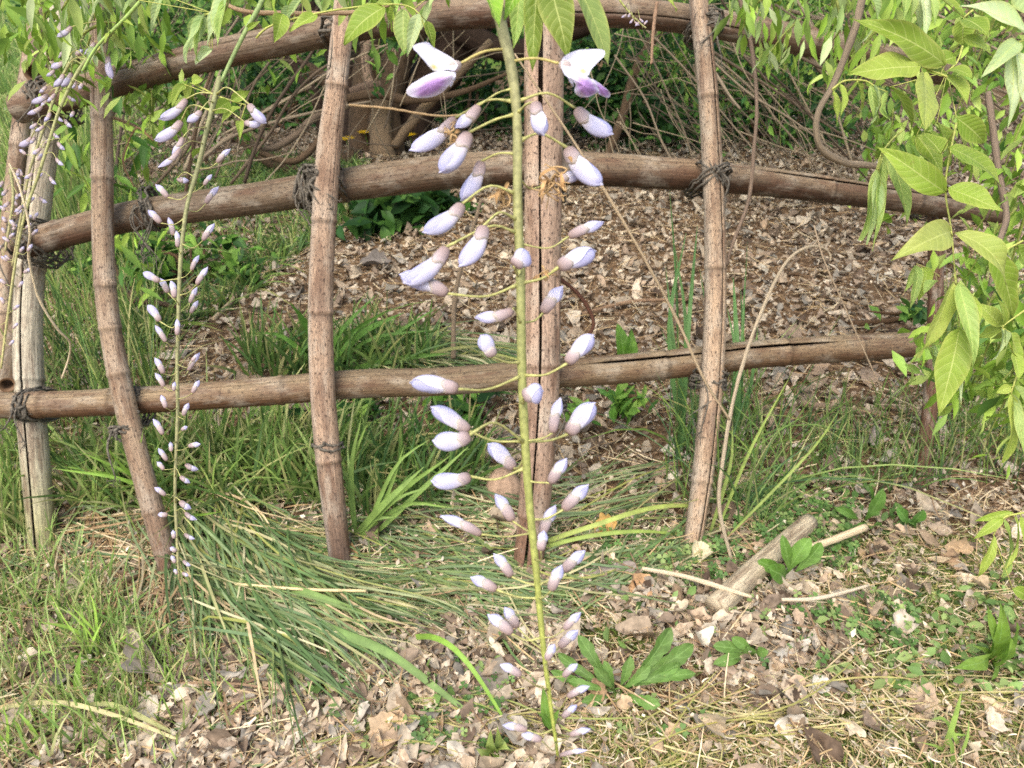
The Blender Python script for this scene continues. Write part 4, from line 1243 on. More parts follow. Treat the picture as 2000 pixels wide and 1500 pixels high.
dead_leaf('pale silver dead leaf at the edge of the flattened grass', 512, 1285, 34, 92, 2.6, (188, 174, 156), (1.8, 0.2, 0.2), 11)
dead_leaf('round grey dead leaf left of centre in the foreground', 615, 1347, 26, 30, 0.4, (166, 152, 138), (0.8, 0.4, 0.2), 12)
dead_leaf('dark grey dead leaf in the litter above the low rail left of the flower spike', 735, 527, 34, 60, 0.2, (128, 120, 112), (1.0, 0.2, 0.2), 13)
dead_leaf('large pale tan dead leaf at the bottom centre', 760, 1450, 70, 84, 1.0, (214, 186, 150), (0.7, 0.4, 0.4), 14)
dead_leaf('tan dead leaf propped at the foot of the third post', 690, 1100, 26, 40, 2.4, (206, 168, 120), (1.2, 0.4, 0.2), 15)
dead_leaf('grey dead leaf under the right end of the low rail', 1700, 870, 34, 46, 1.3, (176, 164, 152), (1.0, 0.5, 0.2), 16)
rd = np.random.RandomState(50)
seen = set()
LC = [('tan', (196, 170, 136)), ('buff', (206, 184, 150)), ('brown', (164, 136, 106)), ('grey tan', (184, 168, 144)), ('dull', (160, 140, 116)), ('pale', (216, 200, 172))]
for i in range(700):
    x = rd.uniform(80, 1980); y = rd.uniform(1060, 1490)
    if y < 1180 + 130 * (x < 1000) - 130 * (x > 1300):
        continue
    s = rd.uniform(18, 50)
    cn, cc = LC[rd.randint(0, len(LC))]
    sn = 'small' if s < 27 else 'medium' if s < 38 else 'big'
    asp = rd.uniform(0.32, 0.8)
    hn = 'narrow' if asp < 0.48 else 'oval' if asp < 0.66 else 'broad'
    pn = 'left of the flattened grass' if x < 420 else 'below the flattened grass' if x < 800 else 'near the flower spike tip' if x < 1080 else 'around the toothed green rosette' if x < 1400 else \
        ('right of the bamboo offcut' if y < 1250 else 'in the mossy sward') if x < 1720 else 'near the right edge'
    row = 'at the very bottom' if y > 1420 else ''
    lab = f'{sn} {hn} {cn} dead leaf {pn} {row}'.strip()
    if lab in seen:
        continue
    seen.add(lab)
    dead_leaf(lab, x, y, s * asp, s * 1.15, rd.uniform(0, 6.28), cc, (rd.normal(0, 2.0), rd.normal(0, 0.6), rd.normal(0, 0.9)), 900 + i, 'dead leaves in the foreground litter', 0.008 + rd.uniform(0, 0.014),
              (rd.normal(0, 0.45), rd.normal(-0.3, 0.45), 1))
    if len(seen) > 140:
        break

# yellow fallen flowers under the trunk, a dull stone
for x, y, s, lab in ((680, 312, 0.05, 'yellow flower head left of the old trunk base'), (716, 298, 0.045, 'yellow flower head at the middle of the old trunk base'), (802, 303, 0.045, 'yellow flower head right of the old trunk base')):
    g = G(x, y)[0]
    t = thing('yellow_flower', lab, 'flower', g)
    B = Buf(); r = np.random.RandomState(int(x))
    cen = g + np.array([0, 0, 0.10])
    for i in range(18):
        a = i / 18 * 6.283; e = np.array([math.cos(a), math.sin(a), 0.25]); sdv = np.array([-math.sin(a), math.cos(a), 0])
        V = np.array([cen, cen + e * s * 0.6 + sdv * s * 0.14, cen + e * s, cen + e * s * 0.6 - sdv * s * 0.14])
        B.add(V, np.array([[0, 1, 2, 3]]), lin(232, 190, 40))
    B.build('petals', M_CLUMP, t)
    tube_obj('stem', spline([g, g + [0.01, 0, 0.05], cen], 6), 0.003, M_STEM, t, 5, lin(110, 140, 60))
g = G(985, 975)[0]
r = np.random.RandomState(8)
nu_, nv_ = 16, 10
th = np.linspace(0, 2 * math.pi, nu_, endpoint=False); ph = np.linspace(0.02, math.pi - 0.02, nv_)
sp_ = np.stack([np.cos(th)[None] * np.sin(ph)[:, None], np.sin(th)[None] * np.sin(ph)[:, None], np.cos(ph)[:, None] + 0 * th[None]], -1).reshape(-1, 3)
sp_ *= (1 + 0.12 * noise2(sp_[:, 0] * 2 + sp_[:, 2], sp_[:, 1] * 2, 1.5, 4))[:, None]
tag(mk('stone', g + sp_ * np.array([0.042, 0.035, 0.05]) + [0, 0, 0.02], grid_faces(nu_, nv_, True), M_BARK, None, lin(164, 138, 116),
       np.stack([np.tile(th / 6.283, nv_), np.repeat(ph * 0.1, nu_)], 1)), 'dull brown stone half hidden behind the flower spike at the split post foot', 'stone')


# ---------------------------------------------------------------- leaves and weeds built one by one
def leaf_geo(base, tip, width, nrm, fold=0.35, bend=0.1, shape='ovate', wave=0.02, nu=9, nv=15, twist=0.0, seed=0, quilt=0.012):
    """a leaf blade from base to tip (place coordinates)"""
    r = np.random.RandomState(seed)
    base = np.asarray(base, float); tip = np.asarray(tip, float)
    ax = tip - base; L = np.linalg.norm(ax); a = ax / L
    nrm = np.asarray(nrm, float)
    n0 = unit(nrm - a * (nrm @ a)); s0 = np.cross(a, n0)
    v = np.linspace(0, 1, nv); u = np.linspace(-1, 1, nu)
    if shape == 'ovate':
        prof = np.sin(np.pi * np.clip(v, 0, 1) ** 0.72) ** 0.85 * (1 - 0.35 * v ** 3) + 0.02 * (1 - v)
        prof *= np.where(v > 0.82, 0.75 + 0.25 * np.cos((v - 0.82) / 0.18 * math.pi / 2), 1)
    elif shape == 'spoon':
        prof = np.clip(0.14 + 0.86 * np.clip((v - 0.15) / 0.5, 0, 1) ** 1.3, 0, 1) * np.sqrt(np.clip(1 - np.clip((v - 0.62) / 0.38, 0, 1) ** 2.2, 0, 1))
    elif shape == 'toothed':
        prof = np.clip(0.10 + 0.9 * np.clip((v - 0.2) / 0.5, 0, 1) ** 1.2, 0, 1) * np.sqrt(np.clip(1 - np.clip((v - 0.66) / 0.34, 0, 1) ** 2.2, 0, 1))
        prof = prof * (0.78 + 0.22 * np.abs(((v * 6.5) % 1) * 2 - 1) + 0.12 * np.sin(v * 17))
    elif shape == 'lance':
        prof = np.sin(np.pi * np.clip(v, 0, 1) ** 0.9) ** 0.8
    else:                                   # round petal
        prof = np.clip(v / 0.35, 0, 1) ** 0.7 * np.sqrt(np.clip(1 - np.clip((v - 0.55) / 0.47, 0, 1) ** 2.6, 0, 1))
    prof = prof / prof.max() * width / 2
    tw = twist * v
    s = s0[None] * np.cos(tw)[:, None] + n0[None] * np.sin(tw)[:, None]
    n_ = -s0[None] * np.sin(tw)[:, None] + n0[None] * np.cos(tw)[:, None]
    au = np.abs(u)[None]
    X_ = u[None] * prof[:, None] * math.cos(fold)
    Z_ = au * prof[:, None] * math.sin(fold) + bend * L * (4 * v * (1 - v))[:, None] + quilt * L * np.sin((v[:, None] - 0.16 * au) * 2 * math.pi * 9) * (au * (1 - au) * 2.2)
    Z_ = Z_ + wave * L * noise2(v[:, None] * 9 + 0 * u[None], u[None] * 1.4 + 0 * v[:, None], 1.0, seed) * au
    V = base + a * (v * L)[:, None, None] + X_[..., None] * s[:, None] + Z_[..., None] * n_[:, None]
    U = np.stack([np.broadcast_to((u[None] + 1) / 2, (nv, nu)), np.broadcast_to(v[:, None], (nv, nu))], -1).reshape(-1, 2)
    return V.reshape(-1, 3), grid_faces(nu, nv), U, (nv, nu)


def leaf_obj(name, base, tip, width, nrm, col, mat, parent, seed=0, label=None, edge=None, **kw):
    V, F, U, sh = leaf_geo(base, tip, width, nrm, seed=seed, **kw)
    r = np.random.RandomState(seed + 7)
    c = np.ones((len(V), 3)) * np.asarray(col) * r.uniform(0.9, 1.1)
    if edge is not None:
        k = (np.clip(np.abs(U[:, 0] * 2 - 1) - 0.75, 0, 1) * 4 * 0.5)[:, None]
        c = c * (1 - k) + np.asarray(edge) * k
    return mk(name, V, F, mat, parent, c, U, True, label)


def rosette(name, label, cat, x, y, leaves, col, seed, shape='spoon', mat=None, group=None):
    """leaves: list of (tip x, tip y, height of tip in m, width px)"""
    g = G(x, y)[0]
    t = thing(name, label, cat, g, group)
    r = np.random.RandomState(seed)
    for i, (tx, ty, hz, w) in enumerate(leaves):
        # a tip hz above the ground, seen at (tx, ty)
        d = dground(tx, ty)
        hz = hz + 0.018
        best = P(tx, ty, d - hz / math.sin(PITCH + math.atan((ty - 750) / FPX)))
        wd = w * (0.8 if shape == 'toothed' else 1) * d / FPX
        up = unit(np.array([0, -0.8, 0.8]) + r.normal(0, 0.25, 3))
        leaf_obj('leaf', g + np.array([0, 0, 0.014]) + r.normal(0, 0.003, 3), best, wd, up, lin(*col) * r.uniform(0.85, 1.15), mat or M_WEED, t, seed * 31 + i,
                 shape=shape, fold=0.3, bend=0.10, wave=0.03, quilt=0.006, nu=7, nv=20)
    tube_obj('root_crown', [g - [0, 0, 0.01], g + [0, 0, 0.012]], 0.004, M_STEM, t, 6, lin(120, 130, 80))
    return t


rosette('weed_rosette', 'broad rosette of toothed green weed leaves at the lower centre', 'weed', 1200, 1365,
        [(1128, 1240, 0.07, 36), (1088, 1275, 0.03, 30), (1075, 1310, 0.02, 26), (1310, 1225, 0.05, 44), (1355, 1258, 0.03, 44), (1330, 1295, 0.03, 34), (1360, 1315, 0.02, 34), (1230, 1280, 0.06, 34),
         (1270, 1300, 0.04, 30), (1160, 1300, 0.06, 28), (1135, 1370, 0.01, 32), (1290, 1378, 0.015, 36), (1180, 1290, 0.05, 24), (1105, 1330, 0.03, 26)], (116, 148, 80), 1, 'toothed')
rosette('weed_rosette', 'upright rosette of smooth green leaves beside the bamboo offcut', 'weed', 1535, 1135,
        [(1528, 1045, 0.09, 20), (1582, 1050, 0.09, 30), (1605, 1060, 0.07, 28), (1500, 1110, 0.05, 38), (1480, 1095, 0.04, 26)], (120, 158, 76), 2)
rosette('weed_rosette', 'small upright green weed of long leaves right of the clover', 'weed', 1685, 1030,
        [(1698, 950, 0.09, 16), (1726, 955, 0.09, 24), (1632, 990, 0.05, 16), (1715, 1020, 0.03, 22), (1665, 1040, 0.02, 20)], (116, 154, 78), 3)
rosette('weed_rosette', 'pair of low green leaves near the right posts base', 'weed', 1768, 1035,
        [(1752, 992, 0.04, 22), (1804, 996, 0.04, 24), (1790, 1022, 0.02, 18)], (104, 144, 74), 4)
rosette('weed_rosette', 'flat green weed leaves right of the broad rosette', 'weed', 1470, 1290,
        [(1392, 1262, 0.02, 26), (1395, 1298, 0.015, 24), (1460, 1262, 0.02, 26), (1500, 1270, 0.02, 22), (1428, 1245, 0.03, 22)], (120, 152, 82), 5)
rosette('weed_rosette', 'tiny pale green nettle like plant at the bottom left of the flower spike tip', 'weed', 965, 1480,
        [(930, 1462, 0.03, 28), (995, 1462, 0.03, 28), (958, 1425, 0.06, 24), (972, 1420, 0.06, 20), (968, 1488, 0.01, 34)], (160, 172, 104), 6, 'ovate')
rosette('weed_rosette', 'young green leaf pair behind the low rail right of the split post', 'weed', 1215, 735,
        [(1206, 632, 0.10, 30), (1232, 640, 0.09, 26)], (108, 150, 62), 7, 'lance')
rosette('weed_rosette', 'green shoot of blunt blades behind the tip of the flower spike', 'weed', 1075, 1435,
        [(1060, 1340, 0.08, 20), (1048, 1390, 0.05, 14), (1092, 1385, 0.05, 16)], (118, 154, 70), 8, 'lance')
rosette('weed_rosette', 'green sapling with notched leaves near the right edge of the ground', 'sapling', 1930, 1300,
        [(1925, 1175, 0.12, 26), (1955, 1180, 0.12, 34), (1985, 1215, 0.10, 30), (1978, 1250, 0.08, 30), (1850, 1305, 0.06, 28), (1935, 1330, 0.02, 24), (1900, 1260, 0.04, 16)], (140, 172, 78), 9, 'ovate')
# clover by the bamboo offcut and under the flower spike
def clover(n, poly, seed, name='clover'):
    r = np.random.RandomState(seed)
    p = sample(n, poly, 1.0, (9, -0.1), seed); n = len(p)
    h = r.uniform(0.008, 0.035, n)
    B = Buf()
    for i in range(n):
        c = p[i] + np.array([0, 0, h[i]]); up = unit(np.array([r.normal(0, .3), -0.3 + r.normal(0, .3), 1]))
        a0 = r.uniform(0, 6.28); s = r.uniform(0.004, 0.0085)
        col = lin(*random.choice([(100, 136, 72), (118, 150, 84), (86, 118, 64), (146, 168, 100)])) * r.uniform(0.8, 1.15)
        e1 = unit(np.cross(up, [1, 0.2, 0])); e2 = np.cross(up, e1)
        for k in range(3):
            a = a0 + k * 2.094
            d1 = e1 * math.cos(a) + e2 * math.sin(a); d2 = -e1 * math.sin(a) + e2 * math.cos(a)
            V = np.array([c, c + d1 * s * .6 + d2 * s * .55 + up * s * .2, c + d1 * s * 1.2 + d2 * s * .45 + up * s * .1, c + d1 * s * 1.12, c + d1 * s * 1.2 - d2 * s * .45 + up * s * .1, c + d1 * s * .6 - d2 * s * .55 + up * s * .2])
            B.add(V, np.array([[0, 1, 2, 3], [0, 3, 4, 5]]), col)
        B.add(np.array([p[i] - e1 * .0006, p[i] + e1 * .0006, c + e1 * .0005, c - e1 * .0005]), np.array([[0, 1, 2, 3]]), col)
    o = B.build(name, M_CLUMP); o['kind'] = 'stuff'


clover(520, [(1440, 960), (1560, 930), (1680, 990), (1660, 1130), (1540, 1110), (1470, 1060)], 41)
clover(260, [(1180, 1040), (1420, 1060), (1560, 1150), (1400, 1180), (1150, 1120)], 42)
clover(240, [(1380, 1200), (1800, 1170), (1780, 1360), (1400, 1480), (1180, 1450)], 43)
clover(160, [(560, 1340), (1000, 1300), (1000, 1490), (540, 1480)], 44)


# small weed leaves flat on the ground
rw_ = np.random.RandomState(606)
for k, (nn, poly, cols) in enumerate(((420, [(1180, 1180), (1500, 1130), (1850, 1060), (2050, 1050), (2050, 1350), (1700, 1380), (1250, 1420)], [(120, 150, 82), (136, 164, 96), (104, 134, 72), (156, 176, 108)]),
                                      (200, [(1380, 980), (1700, 920), (1800, 1040), (1480, 1120)], [(96, 130, 68), (110, 144, 76)]),
                                      (110, [(560, 1250), (1000, 1230), (1000, 1420), (560, 1420)], [(130, 156, 88), (110, 140, 76)]))):
    c = sample(nn // 4, poly, 1.0, (8, -0.1), 610 + k)
    c = np.repeat(c, 4, 0) + rw_.normal(0, 0.012, (len(c) * 4, 3)) * [1, 1, 0]
    c[:, 2] = terr(c[:, 0], c[:, 1]) + rw_.uniform(0.012, 0.034, len(c))
    V, F_, C_ = leafcloud(c, (0.010, 0.030), (0.35, 0.65), cols, rw_, 0.0)
    mk('ground_weeds', V, F_, M_CLUMP, None, C_)['kind'] = 'stuff'


# prominent single grass blades and tufts
def tuft(label, x, y, tips, col, seed, w=10, name='grass_tuft', cat='grass tuft', group=None):
    """blades one by one: (tip x, tip y, height m, width px)"""
    g = G(x, y)[0]
    t = thing(name, label, cat, g, group)
    r = np.random.RandomState(seed)
    for i, (tx, ty, hz, wp) in enumerate(tips):
        d = dground(tx, ty)
        tip = P(tx, ty, max(d - hz / max(math.sin(PITCH + math.atan((ty - 750) / FPX)), 0.25), 0.6))
        b = g + np.array([r.normal(0, 0.012), r.normal(0, 0.012), 0.0])
        b[2] = terr(b[0], b[1])
        m = (b + tip) / 2 + np.array([0, 0, r.uniform(0.03, 0.16) * np.linalg.norm(tip - b)]) + r.normal(0, 0.05, 3) * np.linalg.norm(tip - b)
        q = spline([b, m, tip], 10)
        T = unit(np.gradient(q, axis=0)); S = unit(np.cross(T, unit(np.array([0.0, -0.8, 0.6]) + r.normal(0, 0.3, 3))))
        nn = np.cross(S, T)
        W_ = wp * 0.8 * d / FPX / 2 * np.array([.45, .7, .9, 1, 1, .95, .85, .65, .4, .05])
        V = np.stack([q - S * W_[:, None] + nn * W_[:, None] * .3, q, q + S * W_[:, None] + nn * W_[:, None] * .3], 1).reshape(-1, 3)
        c = lin(*col) * r.uniform(0.85, 1.15)
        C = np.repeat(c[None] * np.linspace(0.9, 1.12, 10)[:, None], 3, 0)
        mk('blade', V, grid_faces(3, 10), M_GRASS, t, C)


tuft('bright grass tuft leaning right from the foot of the third post', 690, 1060,
     [(915, 872, 0.20, 11), (880, 890, 0.2, 10), (840, 858, 0.22, 8), (790, 868, 0.22, 8), (828, 912, 0.18, 14), (838, 950, 0.15, 9), (885, 992, 0.10, 10), (706, 815, 0.25, 9), (716, 830, 0.24, 10), (770, 1010, 0.08, 12)], (134, 162, 84), 1)
tuft('broad bladed grass tuft behind the third post above the low rail', 640, 735,
     [(735, 575, 0.22, 9), (790, 610, 0.18, 15), (765, 602, 0.18, 10), (855, 600, 0.17, 9), (566, 590, 0.24, 13), (880, 690, 0.08, 15), (845, 645, 0.12, 8), (700, 640, 0.14, 10), (500, 650, 0.14, 11)], (104, 146, 62), 2)
tuft('long green blades beside the second flower spike in the left grass', 330, 1000,
     [(150, 880, 0.16, 7), (190, 850, 0.22, 8), (230, 870, 0.2, 7), (430, 1000, 0.1, 9), (280, 840, 0.24, 8), (120, 910, 0.12, 7), (105, 915, 0.14, 8)], (132, 168, 70), 3)
tuft('light green upright blades at the left edge of the foreground', 190, 1300,
     [(175, 1158, 0.11, 8), (160, 1188, 0.09, 8), (200, 1212, 0.08, 8), (126, 1185, 0.10, 6), (138, 1182, 0.10, 8), (240, 1250, 0.06, 7), (262, 1232, 0.06, 6), (75, 1215, 0.08, 8), (98, 1160, 0.10, 5)], (156, 190, 84), 4)
tuft('single broad blade standing in the left foreground litter', 145, 1372, [(158, 1272, 0.08, 14), (120, 1355, 0.03, 8), (108, 1290, 0.07, 7)], (140, 180, 80), 5)
tuft('bright blades at the bottom left corner', 40, 1480, [(20, 1400, 0.06, 8), (35, 1390, 0.06, 9), (5, 1380, 0.07, 7), (70, 1440, 0.03, 9), (-10, 1420, 0.05, 9)], (150, 186, 80), 6)
tuft('bent grass tuft with folded broad blades at the lower right', 1850, 1470,
     [(1820, 1405, 0.07, 12), (1878, 1352, 0.11, 14), (1892, 1405, 0.05, 11), (1850, 1430, 0.06, 10), (1905, 1440, 0.04, 8), (1800, 1450, 0.04, 8)], (150, 178, 90), 7)
tuft('tall green stalks rising left of the fifth post', 1330, 900, [(1308, 370, 0.46, 7), (1340, 455, 0.40, 7), (1362, 440, 0.42, 6), (1300, 520, 0.36, 6), (1290, 640, 0.26, 8), (1366, 520, 0.36, 7), (1318, 480, 0.4, 6)], (98, 136, 76), 8)
tuft('tall green blades rising right of the fifth post', 1440, 880, [(1432, 540, 0.32, 10), (1446, 560, 0.3, 9), (1460, 470, 0.38, 5), (1420, 600, 0.28, 7), (1480, 640, 0.24, 7), (1455, 540, 0.33, 6), (1500, 700, 0.2, 6)], (100, 140, 78), 9)
tuft('long yellow green stem slanting across the grass right of the fifth post', 1380, 1060, [(1540, 740, 0.26, 6), (1430, 830, 0.22, 7), (1640, 800, 0.2, 5)], (150, 168, 86), 10)


def long_blade(label, pts, w, col, dz=0.03, seed=0):
    g = np.array([G(*p)[0] for p in pts]); d = px_of(g)[2]
    q = spline(g, 22); q[:, 2] = terr(q[:, 0], q[:, 1]) + dz * (0.35 + np.sin(np.linspace(0, math.pi, 22))) + 0.012
    T = unit(np.gradient(q, axis=0)); S = unit(np.cross(T, [0, -0.7, 0.7]))
    W_ = np.interp(np.linspace(0, 1, 22), np.linspace(0, 1, len(w)), w) * d.mean() / FPX / 2
    nn = np.cross(S, T)
    V = np.stack([q - S * W_[:, None] + nn * W_[:, None] * .25, q, q + S * W_[:, None] + nn * W_[:, None] * .25], 1).reshape(-1, 3)
    C = np.ones((66, 3)) * lin(*col); C[1::3] *= 1.12
    tag(mk('grass_strand', V, grid_faces(3, 22), M_GRASS, None, C), label, 'grass blade')


long_blade('broad flat green blade sweeping from the flattened grass to the flower spike tip', [(560, 1190), (640, 1262), (760, 1318), (850, 1375), (940, 1430)], [13, 19, 17, 14, 5], (122, 150, 84))
long_blade('second broad flat blade above it pointing right', [(510, 1150), (580, 1190), (670, 1222), (770, 1242)], [12, 16, 13, 3], (128, 156, 86))
long_blade('stiff bright blade slanting down to the tip of the flower spike', [(815, 1272), (860, 1320), (910, 1365), (980, 1425)], [11, 11, 9, 5], (140, 178, 74), 0.06)
long_blade('arching yellow green blade right of the split post foot', [(1070, 1080), (1180, 1075), (1280, 1050), (1380, 1015)], [9, 9, 8, 6], (168, 182, 96), 0.05)
long_blade('thin flat blade pointing right below the arching one', [(1065, 1086), (1200, 1082), (1322, 1062)], [8, 8, 4], (150, 170, 84), 0.03)
long_blade('pale dry blade curving across the bottom left litter', [(-10, 1405), (120, 1412), (240, 1440), (380, 1475)], [10, 9, 8, 5], (206, 196, 146), 0.03)
long_blade('dry olive blade along the bottom left foreground', [(120, 1410), (220, 1412), (300, 1440), (365, 1460)], [7, 9, 10, 4], (176, 178, 122), 0.025)
# ================================================================ wisteria leaves near the viewer
LT = lin(170, 190, 88); LT2 = lin(188, 200, 110); LT3 = lin(146, 170, 70); LP = lin(186, 206, 150); LG = lin(168, 192, 112); LW = lin(206, 222, 178)


def wleaf(label, rachis, leaflets, group=None, rw=4, rcol=(172, 176, 92), name='wisteria_leaf', cat='leaf'):
    """a compound leaf: rachis photo points (x, y, depth); leaflets (bx, by, tx, ty, depth, width px, colour, fold, bend, twist)"""
    t = thing(name, label, cat, P(*rachis[0]), group)
    if len(rachis) > 1:
        q = spline([P(*p) for p in rachis], 26)
        dd = np.linspace(rachis[0][2], rachis[-1][2], 26)
        tube_obj('rachis', q, np.linspace(1.1, 0.7, 26) * rw * dd / FPX / 2, M_STEM, t, 7, lin(*rcol))
    for i, l in enumerate(leaflets):
        bx, by, tx, ty, d, w, c = l[:7]
        fold = l[7] if len(l) > 7 else 0.3
        bend = l[8] if len(l) > 8 else 0.05
        tw = l[9] if len(l) > 9 else 0.0
        sd = abs(hash((round(bx), round(by), round(tx)))) % 99991
        r = np.random.RandomState(sd)
        nrm = -FWD + r.normal(0, 0.34, 3) + np.array([0, 0, 0.25])
        leaf_obj('leaflet', P(bx, by, d), P(tx, ty, d + r.normal(0, 0.012)), w * 1.08 / max(math.cos(fold), .35) * d / FPX, nrm, c, M_LEAF, t, sd, fold=fold, bend=bend + r.normal(0.02, 0.04),
                 twist=tw + r.normal(0, 0.3), wave=0.045, edge=lin(196, 196, 110))
        # the short stalk of the leaflet
        if len(rachis) > 1:
            qb = P(bx, by, d); k = np.argmin(np.linalg.norm(q - qb, axis=1))
            if 0.001 < np.linalg.norm(q[k] - qb) < 0.06:
                tube_obj('stalk', spline([q[k], qb], 4), 1.8 * d / FPX / 2, M_STEM, t, 5, lin(*rcol))
    return t


D = 0.52
wleaf('bright compound leaf of spread leaflets at the upper right', [(1850, 150, D), (1812, 135, D), (1797, 128, D)],
      [(1845, 128, 1663, 35, D, 52, LT3, 0.15, 0.08), (1797, 130, 1654, 146, D - .01, 60, LT, 0.2, 0.05), (1802, 143, 1803, 263, D - .01, 58, LT2, 0.2, 0.08),
       (1838, 120, 1868, 110, D + .01, 40, LT3, 0.3, 0.0), (1810, 140, 1850, 145, D, 26, LT3, 0.4, 0.0)])
wleaf('long compound leaf hanging down the right side with two quilted leaflets', [(1868, 240, D), (1850, 330, D), (1847, 380, D), (1858, 450, D), (1864, 520, D), (1868, 548, D)],
      [(1848, 376, 1712, 287, D, 50, LT, 0.2, 0.06), (1853, 288, 1955, 365, D - .01, 58, LT, 0.2, 0.06), (1852, 368, 1958, 413, D - .01, 50, LT, 0.25, 0.05),
       (1856, 452, 1740, 510, D - .02, 56, LT2, 0.3, 0.12), (1866, 455, 1966, 557, D - .02, 50, LT2, 0.35, 0.10),
       (1838, 300, 1800, 260, D + .05, 50, LT3, 0.2, 0.05)])
wleaf('drooping leaf cluster of folded leaflets below the quilted pair', [(1864, 535, D), (1868, 560, D), (1872, 610, D), (1876, 690, D), (1877, 790, D)],
      [(1861, 550, 1790, 698, D - .01, 46, LT2, 0.45, 0.06), (1872, 552, 1900, 718, D - .01, 34, LG, 0.6, 0.05), (1873, 560, 1912, 655, D, 34, LT, 0.4, 0.05),
       (1874, 640, 1833, 812, D - .01, 56, LT, 0.2, 0.05), (1848, 600, 1845, 680, D + .01, 12, LP, 0.9, 0.0), (1858, 600, 1858, 660, D + .01, 14, LP, 0.9, 0.0),
       (1876, 645, 1877, 792, D - .005, 12, LW, 1.0, 0.0), (1865, 590, 1838, 690, D + .01, 16, LG, 0.8, 0.02), (1800, 650, 1775, 668, D + .02, 24, LG, 0.3, 0.0),
       (1810, 675, 1824, 760, D + .01, 18, LG, 0.7, 0.0), (1820, 670, 1828, 740, D + .01, 14, LP, 0.7, 0.0)])
wleaf('small folded leaf bunch left of the drooping cluster', [(1835, 540, D + .05), (1812, 525, D + .05), (1790, 515, D + .05)],
      [(1790, 518, 1766, 572, D + .05, 14, LG, 0.7), (1790, 520, 1776, 608, D + .05, 18, LG, 0.6), (1800, 522, 1814, 560, D + .05, 26, LT, 0.3), (1812, 528, 1792, 590, D + .05, 22, LT, 0.4),
       (1830, 548, 1803, 575, D + .04, 24, LG, 0.4), (1790, 518, 1785, 590, D + .05, 10, LP, 0.9)], rcol=(150, 140, 84))
wleaf('young folded leaf hanging over the middle rail on the right', [(1762, 255, D + .04), (1740, 275, D + .04), (1722, 300, D + .04), (1712, 330, D + .04)],
      [(1712, 330, 1680, 470, D + .03, 22, LG, 0.7, 0.03), (1715, 335, 1693, 478, D + .03, 20, LP, 0.8, 0.02), (1720, 330, 1705, 490, D + .03, 20, LG, 0.75, 0.02), (1722, 300, 1690, 440, D + .04, 20, LT2, 0.7, 0.04),
       (1738, 300, 1772, 442, D + .03, 34, LG, 0.35, 0.04), (1728, 290, 1712, 420, D + .03, 18, LG, 0.7, 0.03)])
wleaf('small pale hanging leaf bunch under the spread leaflets', [(1625, 175, D + .1), (1650, 158, D + .1), (1690, 158, D + .1), (1712, 172, D + .1)],
      [(1628, 178, 1634, 245, D + .1, 14, LT, 0.6), (1640, 165, 1640, 235, D + .1, 18, LT, 0.5), (1675, 162, 1678, 228, D + .1, 20, LT, 0.45), (1705, 165, 1704, 240, D + .1, 18, LP, 0.7), (1716, 170, 1722, 215, D + .1, 16, LP, 0.7),
       (1700, 165, 1716, 250, D + .1, 14, LG, 0.7), (1735, 180, 1737, 235, D + .1, 18, LG, 0.6)])
wleaf('silvery young leaf entering from the top right corner', [(2040, 60, 0.45), (2010, 75, 0.45), (1990, 82, 0.45)],
      [(2012, 76, 1874, 12, 0.45, 40, LW, 0.5, 0.03), (1988, 80, 1915, 153, 0.45, 34, LP, 0.5, 0.04), (1976, 102, 1967, 252, 0.45, 38, LW, 0.5, 0.05), (1986, 100, 2012, 245, 0.45, 38, LW, 0.5, 0.05), (2000, -40, 2030, 40, 0.45, 60, LP, 0.2, 0.0)])
wleaf('soft folded young leaf at the top edge right of the brown vine', [(1800, -40, D + .1), (1802, -10, D + .1)],
      [(1700, -20, 1715, 42, D + .1, 18, LP, 0.6), (1772, -15, 1763, 42, D + .1, 16, LG, 0.6), (1790, -15, 1796, 58, D + .1, 20, LP, 0.6), (1804, -10, 1808, 68, D + .1, 18, LW, 0.7), (1812, -10, 1826, 52, D + .1, 16, LG, 0.6),
       (1782, -10, 1780, 34, D + .1, 14, LG, 0.6)])
wleaf('flat green leaf behind the silvery leaf at the top right', [(1900, 20, D + .12), (1882, 34, D + .12)],
      [(1830, -10, 1884, 36, D + .12, 24, LT3, 0.3), (1882, 36, 1930, 70, D + .1, 60, LT3, 0.1, 0.03), (1880, 75, 1940, 112, D + .1, 36, LT, 0.2, 0.03), (1880, 36, 1878, 90, D + .12, 46, LT3, 0.15)])
wleaf('small green leaf pair right of the spread leaflets', [(1880, 90, D + .08), (1870, 120, D + .08), (1850, 140, D + .08)],
      [(1850, 138, 1900, 155, D + .06, 34, LT3, 0.25), (1850, 145, 1890, 205, D + .06, 40, LT, 0.3), (1868, 230, 1922, 280, D + .05, 44, LT3, 0.25), (1830, 240, 1850, 330, D + .07, 40, LT3, 0.3),
       (1738, 170, 1780, 260, D + .08, 36, LT3, 0.3), (1790, 265, 1840, 340, D + .08, 40, LT3, 0.25)])
wleaf('long leaflet curling at the right edge beside the quilted pair', [(1998, 470, 0.6), (1960, 490, 0.6), (1940, 495, 0.6)],
      [(1940, 495, 1978, 620, 0.6, 50, LT3, 0.2, 0.06), (1985, 480, 2010, 540, 0.6, 40, LT3, 0.2)])
